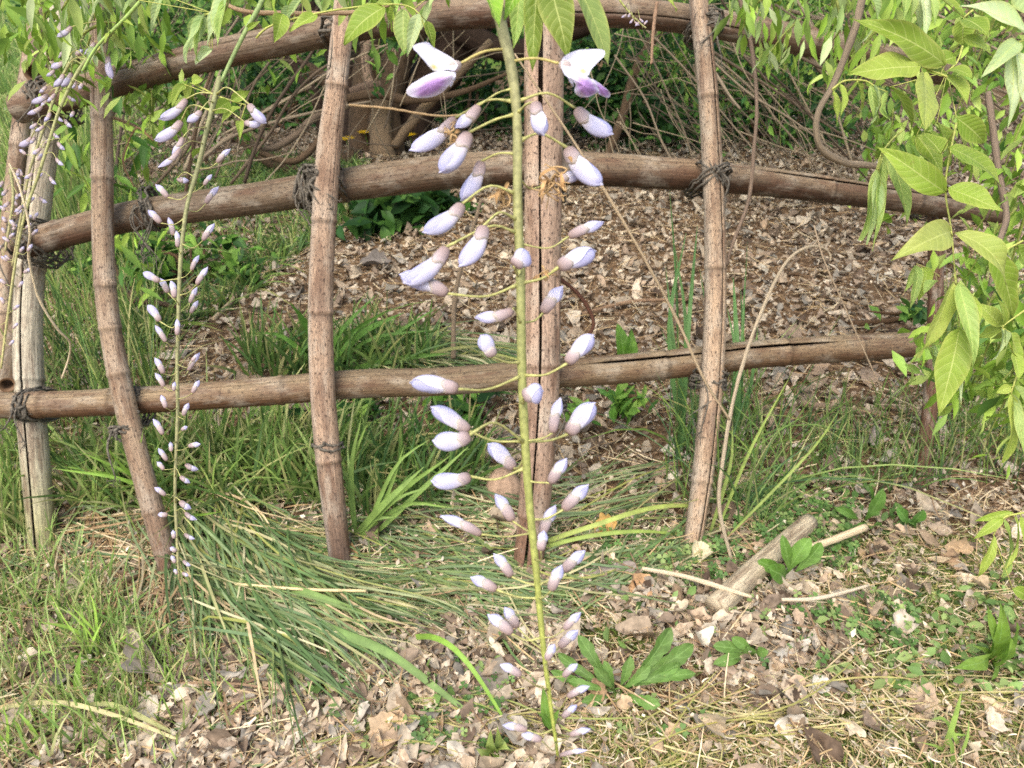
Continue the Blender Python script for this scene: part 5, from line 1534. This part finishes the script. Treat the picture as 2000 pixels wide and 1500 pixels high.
wleaf('leaf spray at the right edge below the curling leaflet', [(2010, 600, 0.6), (1965, 632, 0.6), (1958, 640, 0.6)],
      [(1956, 638, 1905, 590, 0.6, 30, LT, 0.25), (1958, 634, 1942, 582, 0.6, 26, LT3, 0.25), (1955, 642, 1935, 662, 0.6, 20, LT, 0.3), (1960, 640, 1908, 660, 0.6, 22, LT, 0.3), (1975, 650, 2000, 720, 0.6, 44, LT, 0.2),
       (1955, 642, 1942, 702, 0.6, 10, LP, 0.9), (1958, 645, 1950, 690, 0.6, 10, LP, 0.9), (1962, 645, 1965, 680, 0.6, 10, LP, 0.9), (1980, 690, 1990, 740, 0.6, 30, LT, 0.3)])
wleaf('narrow leaflet pair hanging low at the right edge', [(1985, 735, 0.6), (1975, 768, 0.6)],
      [(1974, 770, 1957, 904, 0.6, 25, LT, 0.3, 0.02), (1979, 772, 2000, 893, 0.6, 18, LG, 0.5, 0.0), (1975, 755, 1945, 768, 0.6, 18, LT, 0.3), (1985, 755, 2002, 782, 0.6, 16, LG, 0.5)])
wleaf('leaf spray low on the right edge above the litter', [(2010, 1000, 0.6), (1985, 1004, 0.6), (1960, 1012, 0.6), (1940, 1045, 0.6)],
      [(1978, 1000, 1902, 1018, 0.6, 16, LT, 0.4), (1958, 1012, 1900, 1054, 0.6, 18, LT, 0.4), (1942, 1045, 1908, 1130, 0.6, 16, LT, 0.4), (1962, 1014, 1958, 1128, 0.6, 18, LG, 0.4), (1985, 1010, 1968, 1110, 0.6, 20, LT, 0.3), (1995, 1010, 2005, 1130, 0.6, 26, LT, 0.2),
       (1978, 1150, 2010, 1170, 0.6, 24, LT3, 0.2)])
# top centre: fresh shoot over the main flower spike
DS = 0.33
wleaf('large veined leaflets hanging over the top of the main flower spike', [(990, -40, DS), (1040, -35, DS), (1110, -30, DS)],
      [(1020, -40, 1002, 95, DS + .02, 36, LG, 0.45, 0.03), (1052, -40, 1040, 142, DS + .015, 42, LT3 * 0.8, 0.25, 0.05), (1072, -40, 1110, 118, DS + .01, 64, LT3 * 0.85, 0.2, 0.06), (1112, -50, 1188, 130, DS + .02, 62, LG * 0.85, 0.3, 0.06),
       (1240, -50, 1322, 20, DS + .05, 30, LT, 0.3)], rw=6)
wleaf('bright green bract at the top of the main flower spike', [(985, -30, DS - .02), (968, 20, DS - .02)],
      [(945, -30, 975, 55, DS - .03, 38, lin(150, 196, 70), 0.5, 0.03), (1030, -40, 985, 40, DS - .03, 34, lin(140, 186, 66), 0.5, 0.02), (960, -20, 982, 52, DS - .02, 30, lin(160, 190, 100), 0.6, 0.0)])
# top left of the main spike: a shoot with big leaflets
wleaf('green shoot along the top edge with one big leaflet beside the third post', [(500, 75, .6), (520, 55, .6), (560, 40, .6), (640, 22, .6), (730, 10, .6), (790, 10, .6), (818, 26, .6), (830, 55, .6)],
      [(752, 14, 672, 88, .6, 54, LT3, 0.15, 0.06), (788, 18, 790, 108, .6, 34, LG, 0.5, 0.04), (818, 26, 794, 112, .6, 24, LP, 0.6, 0.03), (832, 40, 848, 96, .62, 20, LT3, 0.4), (770, 15, 768, 62, .62, 22, LT3, 0.4), (830, 0, 850, -30, .6, 30, LT3, .2),
       (620, 28, 565, 62, .6, 24, LT, 0.4), (552, 28, 534, 84, .6, 32, LT3, 0.35, 0.05), (570, 10, 555, 46, .6, 20, LP, 0.7), (590, -5, 560, 45, .6, 16, LP, 0.8), (555, 40, 548, 75, .6, 14, LG, .6), (735, 6, 775, 16, .6, 14, LT3, .4)])
wleaf('pair of pale fringed young leaves hanging in front of the top rail', [(450, -20, .6), (440, 20, .6), (412, 25, .6)],
      [(398, 28, 372, 100, .6, 30, LP, 0.5, 0.04), (400, 30, 362, 122, .6, 18, LP, 0.7, 0.03), (396, 32, 385, 120, .6, 16, LG, 0.7, 0.03), (440, -20, 418, 70, .6, 30, LP, 0.5, 0.03), (446, -10, 405, 92, .6, 20, LW, 0.7, 0.03), (442, 0, 425, 92, .6, 18, LG, 0.6, 0.02),
       (415, 95, 382, 128, .6, 14, LW, .8, .10), (410, 92, 392, 112, .6, 10, LW, .8, .10), (300, -20, 300, 40, .62, 22, LG, .5), (318, -10, 296, 62, .62, 16, LP, .6), (225, -20, 240, 18, .6, 14, LP, .8), (200, -10, 182, 24, .6, 10, LP, .8),
       (262, 0, 240, 26, .6, 10, LP, .8), (270, 0, 285, 22, .6, 10, LP, .8)])
wleaf('curled white green leaf bud on the far left spike', [(196, 92, .75), (190, 100, .75)],
      [(192, 96, 172, 110, .75, 9, LW, .8, .2), (190, 98, 170, 120, .75, 8, LW, .8, .2), (188, 102, 178, 126, .75, 8, LW, .8, .2), (186, 108, 190, 132, .75, 8, LW, .8, .1)])
wleaf('small leaflets beside the top of the second flower spike', [(430, 190, .62), (450, 196, .62), (480, 205, .62)],
      [(453, 195, 489, 176, .62, 18, LT, .3), (448, 198, 412, 222, .62, 26, LT3, .3), (470, 208, 430, 250, .62, 22, LT, .3), (375, 160, 398, 155, .62, 20, LT, .4), (360, 165, 335, 210, .62, 18, LT3, .4), (372, 162, 362, 200, .62, 16, LT, .4), (470, 235, 468, 275, .62, 14, LT, .5)])
wleaf('thick young green shoot carrying the second flower spike', [(530, -40, .6), (505, 15, .6), (480, 60, .6), (455, 110, .6), (432, 160, .6)],
      [(480, 60, 510, 40, .6, 10, LT3, .4)], rw=10, rcol=(140, 160, 100))
wleaf('second green shoot slanting down from the top left', [(285, -10, .7), (240, 40, .7), (190, 90, .7), (160, 140, .7)],
      [(240, 40, 262, 52, .7, 9, LT, .5), (215, 60, 205, 85, .7, 8, LT, .5)], rw=7, rcol=(150, 176, 92))

# ================================================================ flower spikes
LIL = lin(190, 190, 226); LILW = lin(232, 230, 244); LILD = lin(182, 170, 212)
CAL = lin(206, 190, 192); CALD = lin(160, 136, 128); CALG = lin(170, 160, 110); PUR = lin(182, 142, 204); WHT = lin(238, 236, 244)


def bud(parent, b, t_, w, curve=0.0, mature=1.0, side=None, ped=None, seed=0, name='flower_bud', dull=0.0):
    """closed pea flower from calyx base b to tip t_, width w (metres): petals > calyx, pedicel"""
    r = np.random.RandomState(seed)
    b = np.asarray(b, float); t_ = np.asarray(t_, float)
    ax = t_ - b; L = np.linalg.norm(ax); a = ax / L
    side = unit(np.cross(a, -FWD)) if side is None else side
    nrm = np.cross(side, a)
    v = np.linspace(0, 1, 17)
    cen = b + a * (v * L)[:, None] + side * (curve * L * 4 * v * (1 - v))[:, None]
    T = unit(np.gradient(cen, axis=0)); Sd = unit(side - T * (T @ side)[:, None]); Nn = np.cross(Sd, T)
    # petals: emerge from the calyx, swell, close in a blunt beak
    cf = 0.33 * r.uniform(0.9, 1.12) if mature > 0.7 else 0.52              # share of the length the calyx covers
    kk = np.array([0.0, 0.08, 0.16, 0.28, 0.42, 0.56, 0.69, 0.80, 0.88, 0.945, 0.985, 1.0])
    pv = cf - 0.05 + (1.05 - cf) * kk
    if mature > 0.7:
        pw = [0.70, 0.76, 0.84, 0.93, 1.0, 1.0, 0.94, 0.82, 0.66, 0.46, 0.24, 0.03]
    else:
        pw = [0.74, 0.80, 0.88, 0.95, 0.96, 0.88, 0.74, 0.56, 0.40, 0.24, 0.12, 0.02]
    seg = 14
    th = np.arange(seg) / seg * 2 * math.pi
    rows = []; cols = []; uvs = []
    tint = r.uniform(0.94, 1.05)
    for x, q in zip(pv, pw):
        c = np.array([np.interp(x, v, cen[:, k]) for k in range(3)]); s_ = np.array([np.interp(x, v, Sd[:, k]) for k in range(3)]); n_ = np.array([np.interp(x, v, Nn[:, k]) for k in range(3)])
        ha = w / 2 * q; hb = ha * 0.66
        ca, sa = np.cos(th), np.sin(th)
        # the standard folds over the keel: a ridge on one side, a crease where its edges meet
        rad = 1 + 0.10 * np.exp(-((th - math.pi * 0.5) / 0.5) ** 2) - 0.16 * np.exp(-(((th - math.pi * 1.35) / 0.22) ** 2)) * np.clip((x - 0.3) * 3, 0, 1)
        rows.append(c + s_ * (ha * sa * rad)[:, None] + n_ * (hb * ca * rad)[:, None])
        k = np.clip((x - cf) / 0.25, 0, 1)
        base = (LILW * (1 - k) + LIL * k) * (1 - dull) + lin(176, 164, 184) * dull
        cc = np.tile(base, (seg, 1)) * tint
        e = np.exp(-((th - math.pi * 1.35) / 0.35) ** 2)[:, None] * 0.6
        cc = cc * (1 - e) + LILW * e
        d = np.clip(0.5 * np.sin(th - 0.5), 0, 1)[:, None] * 0.25
        cc = cc * (1 - d) + LILD * d
        cols.append(cc); uvs.append(np.stack([th / 6.283, np.full(seg, x)], 1))
    pet = mk(name, np.vstack(rows), grid_faces(seg, len(pv), True), M_PETAL, parent, np.vstack(cols), np.vstack(uvs))
    # the big standard petal wraps over the back, its free edges meeting along the belly
    if mature > 0.4:
        bs = 1.0 if curve >= 0 else -1.0
        m, q_ = 13, 13
        vv = np.linspace(cf - 0.04, 1.025, q_)
        wv = np.interp(vv, pv, pw); tail = np.clip((vv - 0.86) / 0.16, 0, 1)
        wv = np.maximum(wv, 0.42 * (1 - tail ** 3)) * (1.07 if mature > 0.7 else 1.04)
        wv[-1] = 0.16; wv[-2] = max(wv[-2] * 0.9, 0.34)
        pm = np.interp(vv, [cf, 0.6, 0.85, 1.02], [2.6, r.uniform(1.6, 2.3), r.uniform(1.2, 1.9), r.uniform(0.8, 1.4)])
        u = np.linspace(-1, 1, m)
        lift = np.clip((np.abs(u) - 0.6) / 0.4, 0, 1) ** 1.5
        rot = r.uniform(-0.5, 0.5)
        rows = []; cols = []; uvs = []
        for i, x in enumerate(vv):
            c = np.array([np.interp(x, v, cen[:, k]) for k in range(3)]); s_ = np.array([np.interp(x, v, Sd[:, k]) for k in range(3)]) * bs; n_ = np.array([np.interp(x, v, Nn[:, k]) for k in range(3)])
            if x > 1:
                c = c + T[-1] * (x - 1) * L
            th_ = u * pm[i] + rot
            k = np.clip((x - cf) / (1 - cf), 0, 1)
            ra = 1 + lift * (0.16 + 0.12 * math.sin(5 * k + seed)) * k + 0.03 * np.sin(u * 9 + seed) * np.abs(u)
            rows.append(c + s_ * (w / 2 * wv[i] * np.cos(th_) * ra)[:, None] + n_ * (w / 2 * 0.68 * wv[i] * np.sin(th_) * ra)[:, None] + a * (0.03 * L * np.sin(u * 5 + seed) * k)[:, None])
            e = np.clip((np.abs(u) - 0.62) / 0.38, 0, 1)[:, None] * 0.8
            kk_ = np.clip(k * 3, 0, 1)
            base = (lin(224, 216, 220) * (1 - kk_) + (LIL * 0.65 + LILW * 0.35) * kk_) * (1 - dull) + lin(176, 164, 184) * dull
            rib = (0.05 * np.cos(u * 22))[:, None]
            cols.append(np.tile(base, (m, 1)) * tint * (1 - e) * (1 - rib) + LILW * e * (1 - 0.4 * dull)); uvs.append(np.stack([u * .5 + .5, np.full(m, x)], 1))
        mk('standard_petal', np.vstack(rows), grid_faces(m, q_), M_PETAL, pet, np.vstack(cols), np.vstack(uvs))
    # calyx: a dusty cup with an uneven lip
    cv = np.array([0.0, 0.02, 0.08, 0.2, 0.45, 0.8, 1.0, 1.01]) * cf
    cw = [0.14, 0.36, 0.56, 0.72, 0.84, 0.90, 0.88, 0.70]
    rows = []; cols = []; uvs = []
    lip = 0.05 * np.sin(th * 2 + 1) + 0.03 * np.sin(th * 3)
    for i, (x, q) in enumerate(zip(cv, cw)):
        xx = x + (lip if i >= 5 else 0 * lip) * (0.5 if i == 5 else 1)
        c = np.stack([np.interp(xx, v, cen[:, k]) for k in range(3)], 1); s_ = np.array([np.interp(x, v, Sd[:, k]) for k in range(3)]); n_ = np.array([np.interp(x, v, Nn[:, k]) for k in range(3)])
        q2 = q * (0.92 if mature > 0.7 else 1.05)
        rows.append(c + s_ * (w / 2 * q2 * np.sin(th))[:, None] + n_ * (w / 2 * q2 * 0.80 * np.cos(th))[:, None])
        k = x / cf
        cols.append(np.tile(CALD * (1 - k) + CAL * k if i < 6 else lin(214, 204, 186), (seg, 1)) * r.uniform(0.93, 1.05)); uvs.append(np.stack([th / 6.283, np.full(seg, x)], 1))
    mk('calyx', np.vstack(rows), grid_faces(seg, len(cv), True), M_PETAL, pet, np.vstack(cols), np.vstack(uvs))
    if ped is not None:
        p0 = np.asarray(ped, float)
        m = (p0 + b) / 2 + np.array([0, 0, r.uniform(0.06, 0.2) * np.linalg.norm(b - p0)]) * (1 if t_[2] < b[2] else -0.8) + r.normal(0, 0.04, 3) * np.linalg.norm(b - p0)
        q = spline([p0, m, b + a * L * 0.02], 10)
        rr = np.linspace(1.1, 0.9, 10) * w * 0.072; rr[-2:] *= 1.35; rr[0] *= 2.0; rr[1] *= 1.15; rr = rr * (1 + r.normal(0, 0.06, 10))
        tube_obj('pedicel', q, rr, M_STEM, pet, 6, lin(180, 178, 112))
    return pet


def petal_sheet(name, outline, d0, bulge, colf, parent, seed, tilt=(0, 0)):
    """a thin cupped petal whose rim passes through photo points; bulge (m) hollows it, tilt leans it"""
    r = np.random.RandomState(seed)
    o = np.array(outline + outline[:1], float)
    q = spline(np.hstack([o, 0 * o[:, :1]]), 41)[:-1, :2]
    m = len(q); c = q.mean(0)
    rows = []; cols = []; uvs = []
    rr_ = [0.02, 0.2, 0.38, 0.55, 0.7, 0.83, 0.93, 1.0]
    th = np.arange(m) / m * 2 * math.pi
    rim = 0.0012 * np.sin(th * 3 + seed) + 0.0007 * np.sin(th * 7 + 2 * seed)
    for k in rr_:
        p = c + (q - c) * k
        d = d0 + bulge * (1 - k * k) + rim * k ** 3 + ((p[:, 0] - c[0]) * tilt[0] + (p[:, 1] - c[1]) * tilt[1]) * d0 / FPX
        rows.append(np.array([P(x, y, z) for (x, y), z in zip(p, d)]))
        cols.append(np.array([colf(x, y, k) for x, y in p])); uvs.append(np.stack([th / 6.283, np.full(m, k)], 1))
    return mk(name, np.vstack(rows), grid_faces(m, len(rr_), True), M_PETAL, parent, np.vstack(cols), np.vstack(uvs))


def blotch(x, y, cx, cy, sx, sy, ang=0.0):
    dx, dy = x - cx, y - cy
    u = (dx * math.cos(ang) + dy * math.sin(ang)) / sx; v = (-dx * math.sin(ang) + dy * math.cos(ang)) / sy
    return math.exp(-(u * u + v * v)), u, v


def wing_col(cx, cy, sx, sy, ang):
    def f(x, y, k):
        g, u, v = blotch(x, y, cx, cy, sx, sy, ang)
        g = min(1.0, g * 1.7) * min(1.0, (1.02 - k) * 7)
        pur = PUR * (1 - 0.22 * max(0, math.sin(v * 9)))
        return LILW * (1 - g) + pur * g
    return f


def std_col(cx, cy, lo):
    def f(x, y, k):
        g = blotch(x, y, cx, cy, 8, 5, 0.5)[0]
        h = min(1, max(0, (y - lo) / 40.0)) * 0.0
        c = WHT * (1 - 0.35 * k ** 4) + LIL * 0.35 * k ** 4
        return c * (1 - g) + lin(216, 196, 84) * g
    return f


def flower_stalk(std_o, c, ped0, toward):
    b = np.asarray(c, float); a = unit(np.asarray(toward) - b)
    tube_obj('calyx', np.array([b - a * 0.001, b + a * 0.0006, b + a * 0.0025, b + a * 0.0042, b + a * 0.005]), [0.0006, 0.0014, 0.0021, 0.0023, 0.0019], M_PETAL, std_o, 12, lin(206, 190, 184))
    m = (np.asarray(ped0) + b) / 2 + np.array([0, 0, 0.0016])
    tube_obj('pedicel', spline([ped0, m, b], 10), 0.00055, M_STEM, std_o, 6, lin(186, 172, 106))


def raceme(label, stem_px, w, col_top, col_bot, depth, buds, seed, dsp=0.012, wscale=1.0, group=None, dull=0.0, mat_w=7.5):
    r = np.random.RandomState(seed)
    q = spline([P(*p) for p in stem_px], 60)
    t = thing('wisteria_flower_spike', label, 'flower spike', q[0], group)
    k = np.linspace(0, 1, 60)
    dd = np.array([px_of(p)[2] for p in q]).ravel()
    rad = np.interp(k, np.linspace(0, 1, len(w)), w) * dd / FPX / 2
    C = np.asarray(col_top)[None] * (1 - k[:, None]) + np.asarray(col_bot)[None] * k[:, None]
    rad = rad * (1 + 0.06 * np.sin(k * 120 + seed) * np.sin(k * 47))
    tube_obj('stem', q, rad, M_STEM, t, 12, C, 0.05, seed)
    sx, sy, _ = px_of(q)
    for i, (bx, by, tx, ty, wp, sy0) in enumerate(buds):
        d = np.interp(by, sy, dd) + r.normal(0, dsp)
        mid = np.interp((by + ty) / 2, sy, sx)
        if abs((bx + tx) / 2 - mid) < 26 * 0.30 / d:          # in front of the stem
            d = np.interp(by, sy, dd) - 0.02
        b = P(bx, by, d); e = P(tx, ty, d + r.normal(0, 0.25) * wp * d / FPX)
        i0 = np.argmin(np.abs(sy - (by if sy0 is None else sy0)))
        pd = q[i0] + unit(b - q[i0]) * rad[i0] * 0.7
        down = ty > by
        sgn = 1 if (tx - bx) > 0 else -1
        bud(t, b, e, wp * (r.uniform(0.9, 1.05) if wp > mat_w else r.uniform(0.8, 0.96)) * wscale * d / FPX, curve=(0.10 if down else 0.05) * (sgn if down else -sgn) * r.uniform(.6, 1.3), mature=1 if wp > mat_w else 0.5, dull=dull, ped=pd, seed=seed * 997 + i)
    return t, q, dd


MAIN = [(890, 230, 803, 290, 34, 203), (935, 206, 890, 246, 30, 172), (915, 258, 858, 332, 38, 233), (940, 314, 900, 388, 34, 292), (903, 398, 828, 450, 36, 372), (945, 440, 897, 516, 36, 420),
        (872, 482, 790, 548, 36, 452), (874, 574, 783, 540, 34, 565), (1002, 606, 930, 618, 27, 622), (962, 697, 937, 658, 32, 710), (895, 760, 804, 750, 36, 735), (916, 842, 843, 798, 32, 862), (918, 850, 848, 858, 36, 866),
        (1004, 916, 953, 870, 32, 895), (919, 930, 845, 936, 33, 925), (1001, 1018, 967, 968, 27, 1030), (940, 1044, 863, 1010, 26, 1052), (998, 1126, 964, 1084, 26, 1150), (970, 1152, 920, 1130, 25, 1165),
        (1000, 1238, 953, 1203, 25, 1250), (1010, 1226, 985, 1188, 24, 1262), (1018, 1320, 978, 1300, 22, 1338), (1030, 1426, 983, 1418, 20, 1432), (1058, 1446, 1020, 1436, 20, 1452),
        (1046, 198, 1064, 262, 33, 212), (1125, 212, 1196, 258, 34, 190), (1108, 288, 1176, 356, 37, 270), (1078, 352, 1133, 345, 28, 360), (1110, 462, 1178, 436, 26, 473), (1090, 522, 1162, 494, 36, 548), (1060, 612, 1099, 562, 30, 625),
        (1108, 710, 1159, 658, 34, 735), (1004, 520, 1034, 496, 36, 520), (1022, 776, 1060, 768, 38, 776), (1080, 846, 1096, 780, 27, 858), (1110, 848, 1162, 790, 36, 856), (1074, 944, 1107, 898, 27, 950), (1100, 996, 1149, 950, 29, 1020),
        (1058, 1046, 1086, 990, 25, 1068), (1056, 1076, 1064, 1038, 23, 1085), (1098, 1116, 1142, 1078, 25, 1140), (1076, 1154, 1098, 1106, 25, 1180), (1102, 1230, 1134, 1198, 20, 1244), (1092, 1264, 1129, 1233, 22, 1268), (1068, 1290, 1084, 1260, 20, 1296),
        (1100, 1322, 1128, 1298, 18, 1330), (1108, 1362, 1150, 1342, 16, 1372), (1098, 1402, 1127, 1378, 16, 1404), (1112, 1436, 1152, 1425, 15, 1440), (1092, 1476, 1146, 1466, 12, 1470)]
DM = 0.30
mt, mq, mdd = raceme('large nearest flower spike of lilac buds and two open flowers before the split post',
                     [(962, -30, DM), (980, 50, DM), (1000, 140, DM), (1010, 240, DM), (1011, 400, DM), (1016, 520, DM), (1018, 660, DM), (1022, 800, DM), (1031, 950, DM), (1046, 1100, DM), (1060, 1250, DM), (1076, 1380, DM), (1086, 1450, DM), (1089, 1475, DM)],
                     [26, 22, 19, 19, 18, 18, 18, 17, 16, 14, 12, 9, 6], lin(146, 142, 104), lin(152, 160, 74), DM, MAIN, 3, mat_w=30)
mx_, my_, _ = px_of(mq)
at = lambda y: mq[np.argmin(np.abs(my_ - y))]
# the two open flowers: a reflexed white standard above, lilac wings round the keel below
o = petal_sheet('standard_petal', [(894, 128), (886, 116), (866, 103), (846, 92), (833, 82), (806, 90), (816, 104), (828, 118), (840, 132), (850, 139), (872, 136), (888, 138)], .292, .004, std_col(848, 131, 90), mt, 11, (0.3, -0.9))
petal_sheet('wing_petal', [(887, 141), (862, 138), (838, 145), (814, 158), (797, 171), (794, 183), (808, 190), (834, 191), (858, 184), (876, 168), (885, 152)], .288, -.004, wing_col(842, 170, 34, 13, -0.5), o, 12, (-.3, .4))
petal_sheet('wing_petal', [(884, 143), (862, 140), (838, 146), (818, 156), (802, 166), (812, 170), (840, 160), (870, 150)], .293, -.002, wing_col(842, 155, 10, 4, -0.5), o, 13, (-.3, .4))
petal_sheet('keel_petal', [(890, 140), (880, 146), (876, 158), (880, 170), (886, 160), (890, 150)], .290, -.002, lambda x, y, k: LILW, o, 14)
flower_stalk(o, P(897, 125, .296), at(95), P(886, 131, .293))
o = petal_sheet('standard_petal', [(1096, 130), (1098, 115), (1108, 106), (1128, 98), (1152, 96), (1178, 97), (1181, 108), (1168, 121), (1153, 138), (1150, 147), (1136, 151), (1116, 153), (1103, 146)], .290, .005, std_col(1139, 139, 96), mt, 15, (-0.2, -0.9))
petal_sheet('wing_petal', [(1114, 151), (1124, 164), (1122, 178), (1131, 188), (1148, 190), (1165, 182), (1171, 175), (1159, 160), (1148, 150), (1130, 148)], .285, -.004, wing_col(1146, 172, 22, 15, 0.7), o, 16, (.2, .4))
petal_sheet('wing_petal', [(1148, 151), (1158, 163), (1171, 173), (1168, 182), (1187, 191), (1192, 182), (1180, 170), (1164, 158)], .289, -.002, wing_col(1176, 176, 18, 9, 0.6), o, 17, (.3, .4))
petal_sheet('keel_petal', [(1106, 146), (1112, 158), (1120, 170), (1120, 160), (1116, 150)], .289, -.001, lambda x, y, k: LILW, o, 18)
flower_stalk(o, P(1096, 125, .296), at(128), P(1108, 132, .292))
# withered flower remains on some stalks
for x, y, s, sd in ((882, 262, 1, 1), (1085, 340, 1.2, 2), (1070, 358, 1.0, 3), (980, 378, .9, 4), (896, 408, .6, 5), (1064, 530, .7, 6)):
    r = np.random.RandomState(sd)
    B = Buf(); c = P(x, y, .30)
    for i in range(7):
        q = c + np.vstack([[0, 0, 0], np.cumsum(r.normal(0, 0.0016 * s, (6, 3)) - np.array([0, 0, 0.0006]), 0)])
        add_tube(B, spline(q, 12), np.linspace(.00045, .00018, 12) * s, 4, lin(196, 164, 118))
    for i in range(3):
        a = c + r.normal(0, 0.002, 3); e = a + r.normal(0, 0.004, 3) * s - np.array([0, 0, 0.002])
        V, F, U, sh = leaf_geo(a, e, 0.002 * s, -FWD + r.normal(0, .5, 3), fold=.6, bend=.3, shape='lance', seed=sd + i, nu=5, nv=7, wave=.08)
        B.add(V, F, lin(186, 150, 104), U)
    B.build('withered_petals', M_DRY, mt)

SEC = [(364, 193, 313, 230, 23, 180), (355, 236, 304, 272, 23, 222), (392, 216, 366, 236, 20, 205), (357, 268, 336, 300, 15, 250), (352, 290, 310, 325, 15, 285), (486, 203, 520, 238, 24, 190), (478, 238, 508, 240, 18, 215), (346, 348, 368, 352, 17, 340), (424, 318, 450, 292, 15, 325),
       (402, 398, 427, 366, 15, 415), (398, 362, 414, 342, 11, 375), (328, 386, 304, 362, 16, 372), (314, 436, 289, 412, 17, 433), (338, 460, 328, 426, 15, 450), (346, 483, 344, 452, 14, 490), (396, 470, 419, 438, 16, 482), (374, 528, 389, 500, 13, 538),
       (384, 556, 406, 523, 17, 572), (312, 550, 280, 534, 18, 542), (328, 572, 312, 545, 17, 575), (340, 582, 334, 550, 16, 588), (371, 592, 385, 562, 14, 608), (372, 612, 387, 588, 13, 622), (312, 628, 288, 598, 18, 632), (345, 655, 345, 624, 14, 660),
       (324, 668, 303, 637, 16, 680), (368, 724, 390, 690, 16, 735), (374, 706, 388, 692, 11, 712), (319, 730, 302, 700, 16, 735), (320, 756, 303, 730, 16, 755), (376, 768, 390, 744, 13, 775), (324, 797, 314, 773, 14, 800), (340, 764, 342, 746, 11, 770), (358, 812, 369, 788, 14, 820),
       (318, 849, 299, 820, 16, 860), (354, 840, 366, 834, 11, 842), (368, 872, 391, 868, 14, 872), (326, 900, 309, 877, 15, 905), (334, 882, 332, 864, 11, 890), (362, 906, 387, 916, 14, 902), (320, 918, 307, 903, 13, 922), (352, 930, 371, 942, 14, 930),
       (323, 968, 302, 953, 14, 972), (352, 978, 373, 992, 16, 975), (328, 1006, 309, 1006, 14, 1004), (362, 1000, 384, 1014, 14, 998), (340, 1052, 337, 1036, 12, 1056), (360, 1042, 380, 1052, 12, 1036), (344, 1078, 332, 1070, 13, 1070), (342, 1100, 334, 1086, 12, 1100), (358, 1094, 372, 1104, 11, 1086),
       (346, 1122, 340, 1112, 10, 1118), (356, 1118, 368, 1124, 10, 1112)]
raceme('slender second flower spike of small mauve buds between the second and third posts',
       [(430, 150, .6), (420, 190, .6), (402, 262, .6), (386, 330, .6), (366, 400, .6), (355, 480, .6), (350, 560, .6), (348, 640, .6), (346, 720, .6), (347, 800, .6), (344, 880, .6), (342, 960, .6), (345, 1040, .6), (350, 1132, .6)],
       [11, 9, 8, 8, 7, 7, 6, 6, 5], lin(142, 144, 100), lin(152, 148, 104), .6, SEC, 5, 0.02, 0.86, None, 0.35, 17)


def auto_buds(stem, n, seed, L0, L1, w0, w1, y0=0.0, down_until=0.6, reach=34):
    r = np.random.RandomState(seed)
    s = spline([(p[0], p[1], 0) for p in stem], 100)
    out = []
    for i in range(n):
        f = y0 + (1 - y0) * (i + r.uniform(-.3, .3)) / n
        p = s[int(np.clip(f * 99, 0, 99))]
        sd = -1 if i % 2 else 1
        ln = L0 + (L1 - L0) * f; w = w0 + (w1 - w0) * f
        ex = reach * (1 - 0.55 * f) * r.uniform(.6, 1.2)
        b = (p[0] + sd * ex, p[1] + r.uniform(-4, 12))
        a = r.uniform(.5, 1.0) if f < down_until else -r.uniform(.5, 1.1)
        out.append((b[0], b[1], b[0] + sd * ln * math.cos(a) * (1 if f > .35 or sd < 0 else -.4), b[1] + ln * math.sin(a), w, p[1] + (0 if f > down_until else -6)))
    return out


st = [(272, -10, .8), (205, 80, .8), (160, 128, .8), (120, 205, .8), (98, 270, .8), (76, 340, .8), (56, 395, .8), (40, 455, .8), (26, 540, .8), (12, 640, .8), (2, 720, .8)]
raceme('far left flower spike slanting across the corner post', st, [7, 7, 6, 6, 5, 5, 4], lin(142, 150, 98), lin(172, 164, 110), .8,
       [(172, 8, 140, 30, 18, 10), (140, 52, 112, 70, 14, 40), (125, 122, 100, 130, 14, 118), (212, 110, 220, 152, 17, 95), (124, 145, 105, 168, 14, 120), (140, 142, 120, 168, 14, 125), (185, 82, 165, 105, 13, 80), (148, 108, 162, 98, 12, 110)] +
              auto_buds(st, 30, 91, 24, 14, 12, 8, 0.28, 0.62, 30), 7, 0.03, 0.85, None, 0.6, 13)
st = [(200, -10, .9), (150, 95, .9), (118, 160, .9), (72, 290, .9), (55, 345, .9), (40, 430, .9), (24, 520, .9)]
raceme('crowded flower spike of grey mauve buds at the left edge', st, [6, 6, 5, 5, 4], lin(140, 146, 98), lin(166, 156, 110), .9,
       [(95, 185, 62, 200, 15, 170), (82, 208, 54, 222, 13, 190), (62, 268, 38, 284, 14, 255)] + auto_buds(st, 26, 92, 22, 13, 11, 8, 0.2, 0.55, 26), 8, 0.03, 0.85, None, 0.7, 13)
st = [(20, 330, .85), (26, 380, .85), (20, 430, .85), (10, 490, .85)]
raceme('short bud cluster at the left edge beside the middle rail', st, [6, 5, 4], lin(150, 150, 104), lin(166, 156, 110), .85, auto_buds(st, 14, 93, 17, 12, 9, 7, 0.0, 0.4, 16), 9, 0.02, 1, None, 0.8, 20)
st = [(1210, 0, .55), (1230, 25, .55), (1250, 45, .55), (1262, 55, .55)]
raceme('tiny unopened flower spike hanging at the top edge before the top rail', st, [4, 3, 3], lin(150, 156, 84), lin(150, 146, 100), .55, auto_buds(st, 7, 94, 13, 10, 6, 5, 0.3, 0.9, 7), 10, 0.004, 1, None, 0.9, 20)
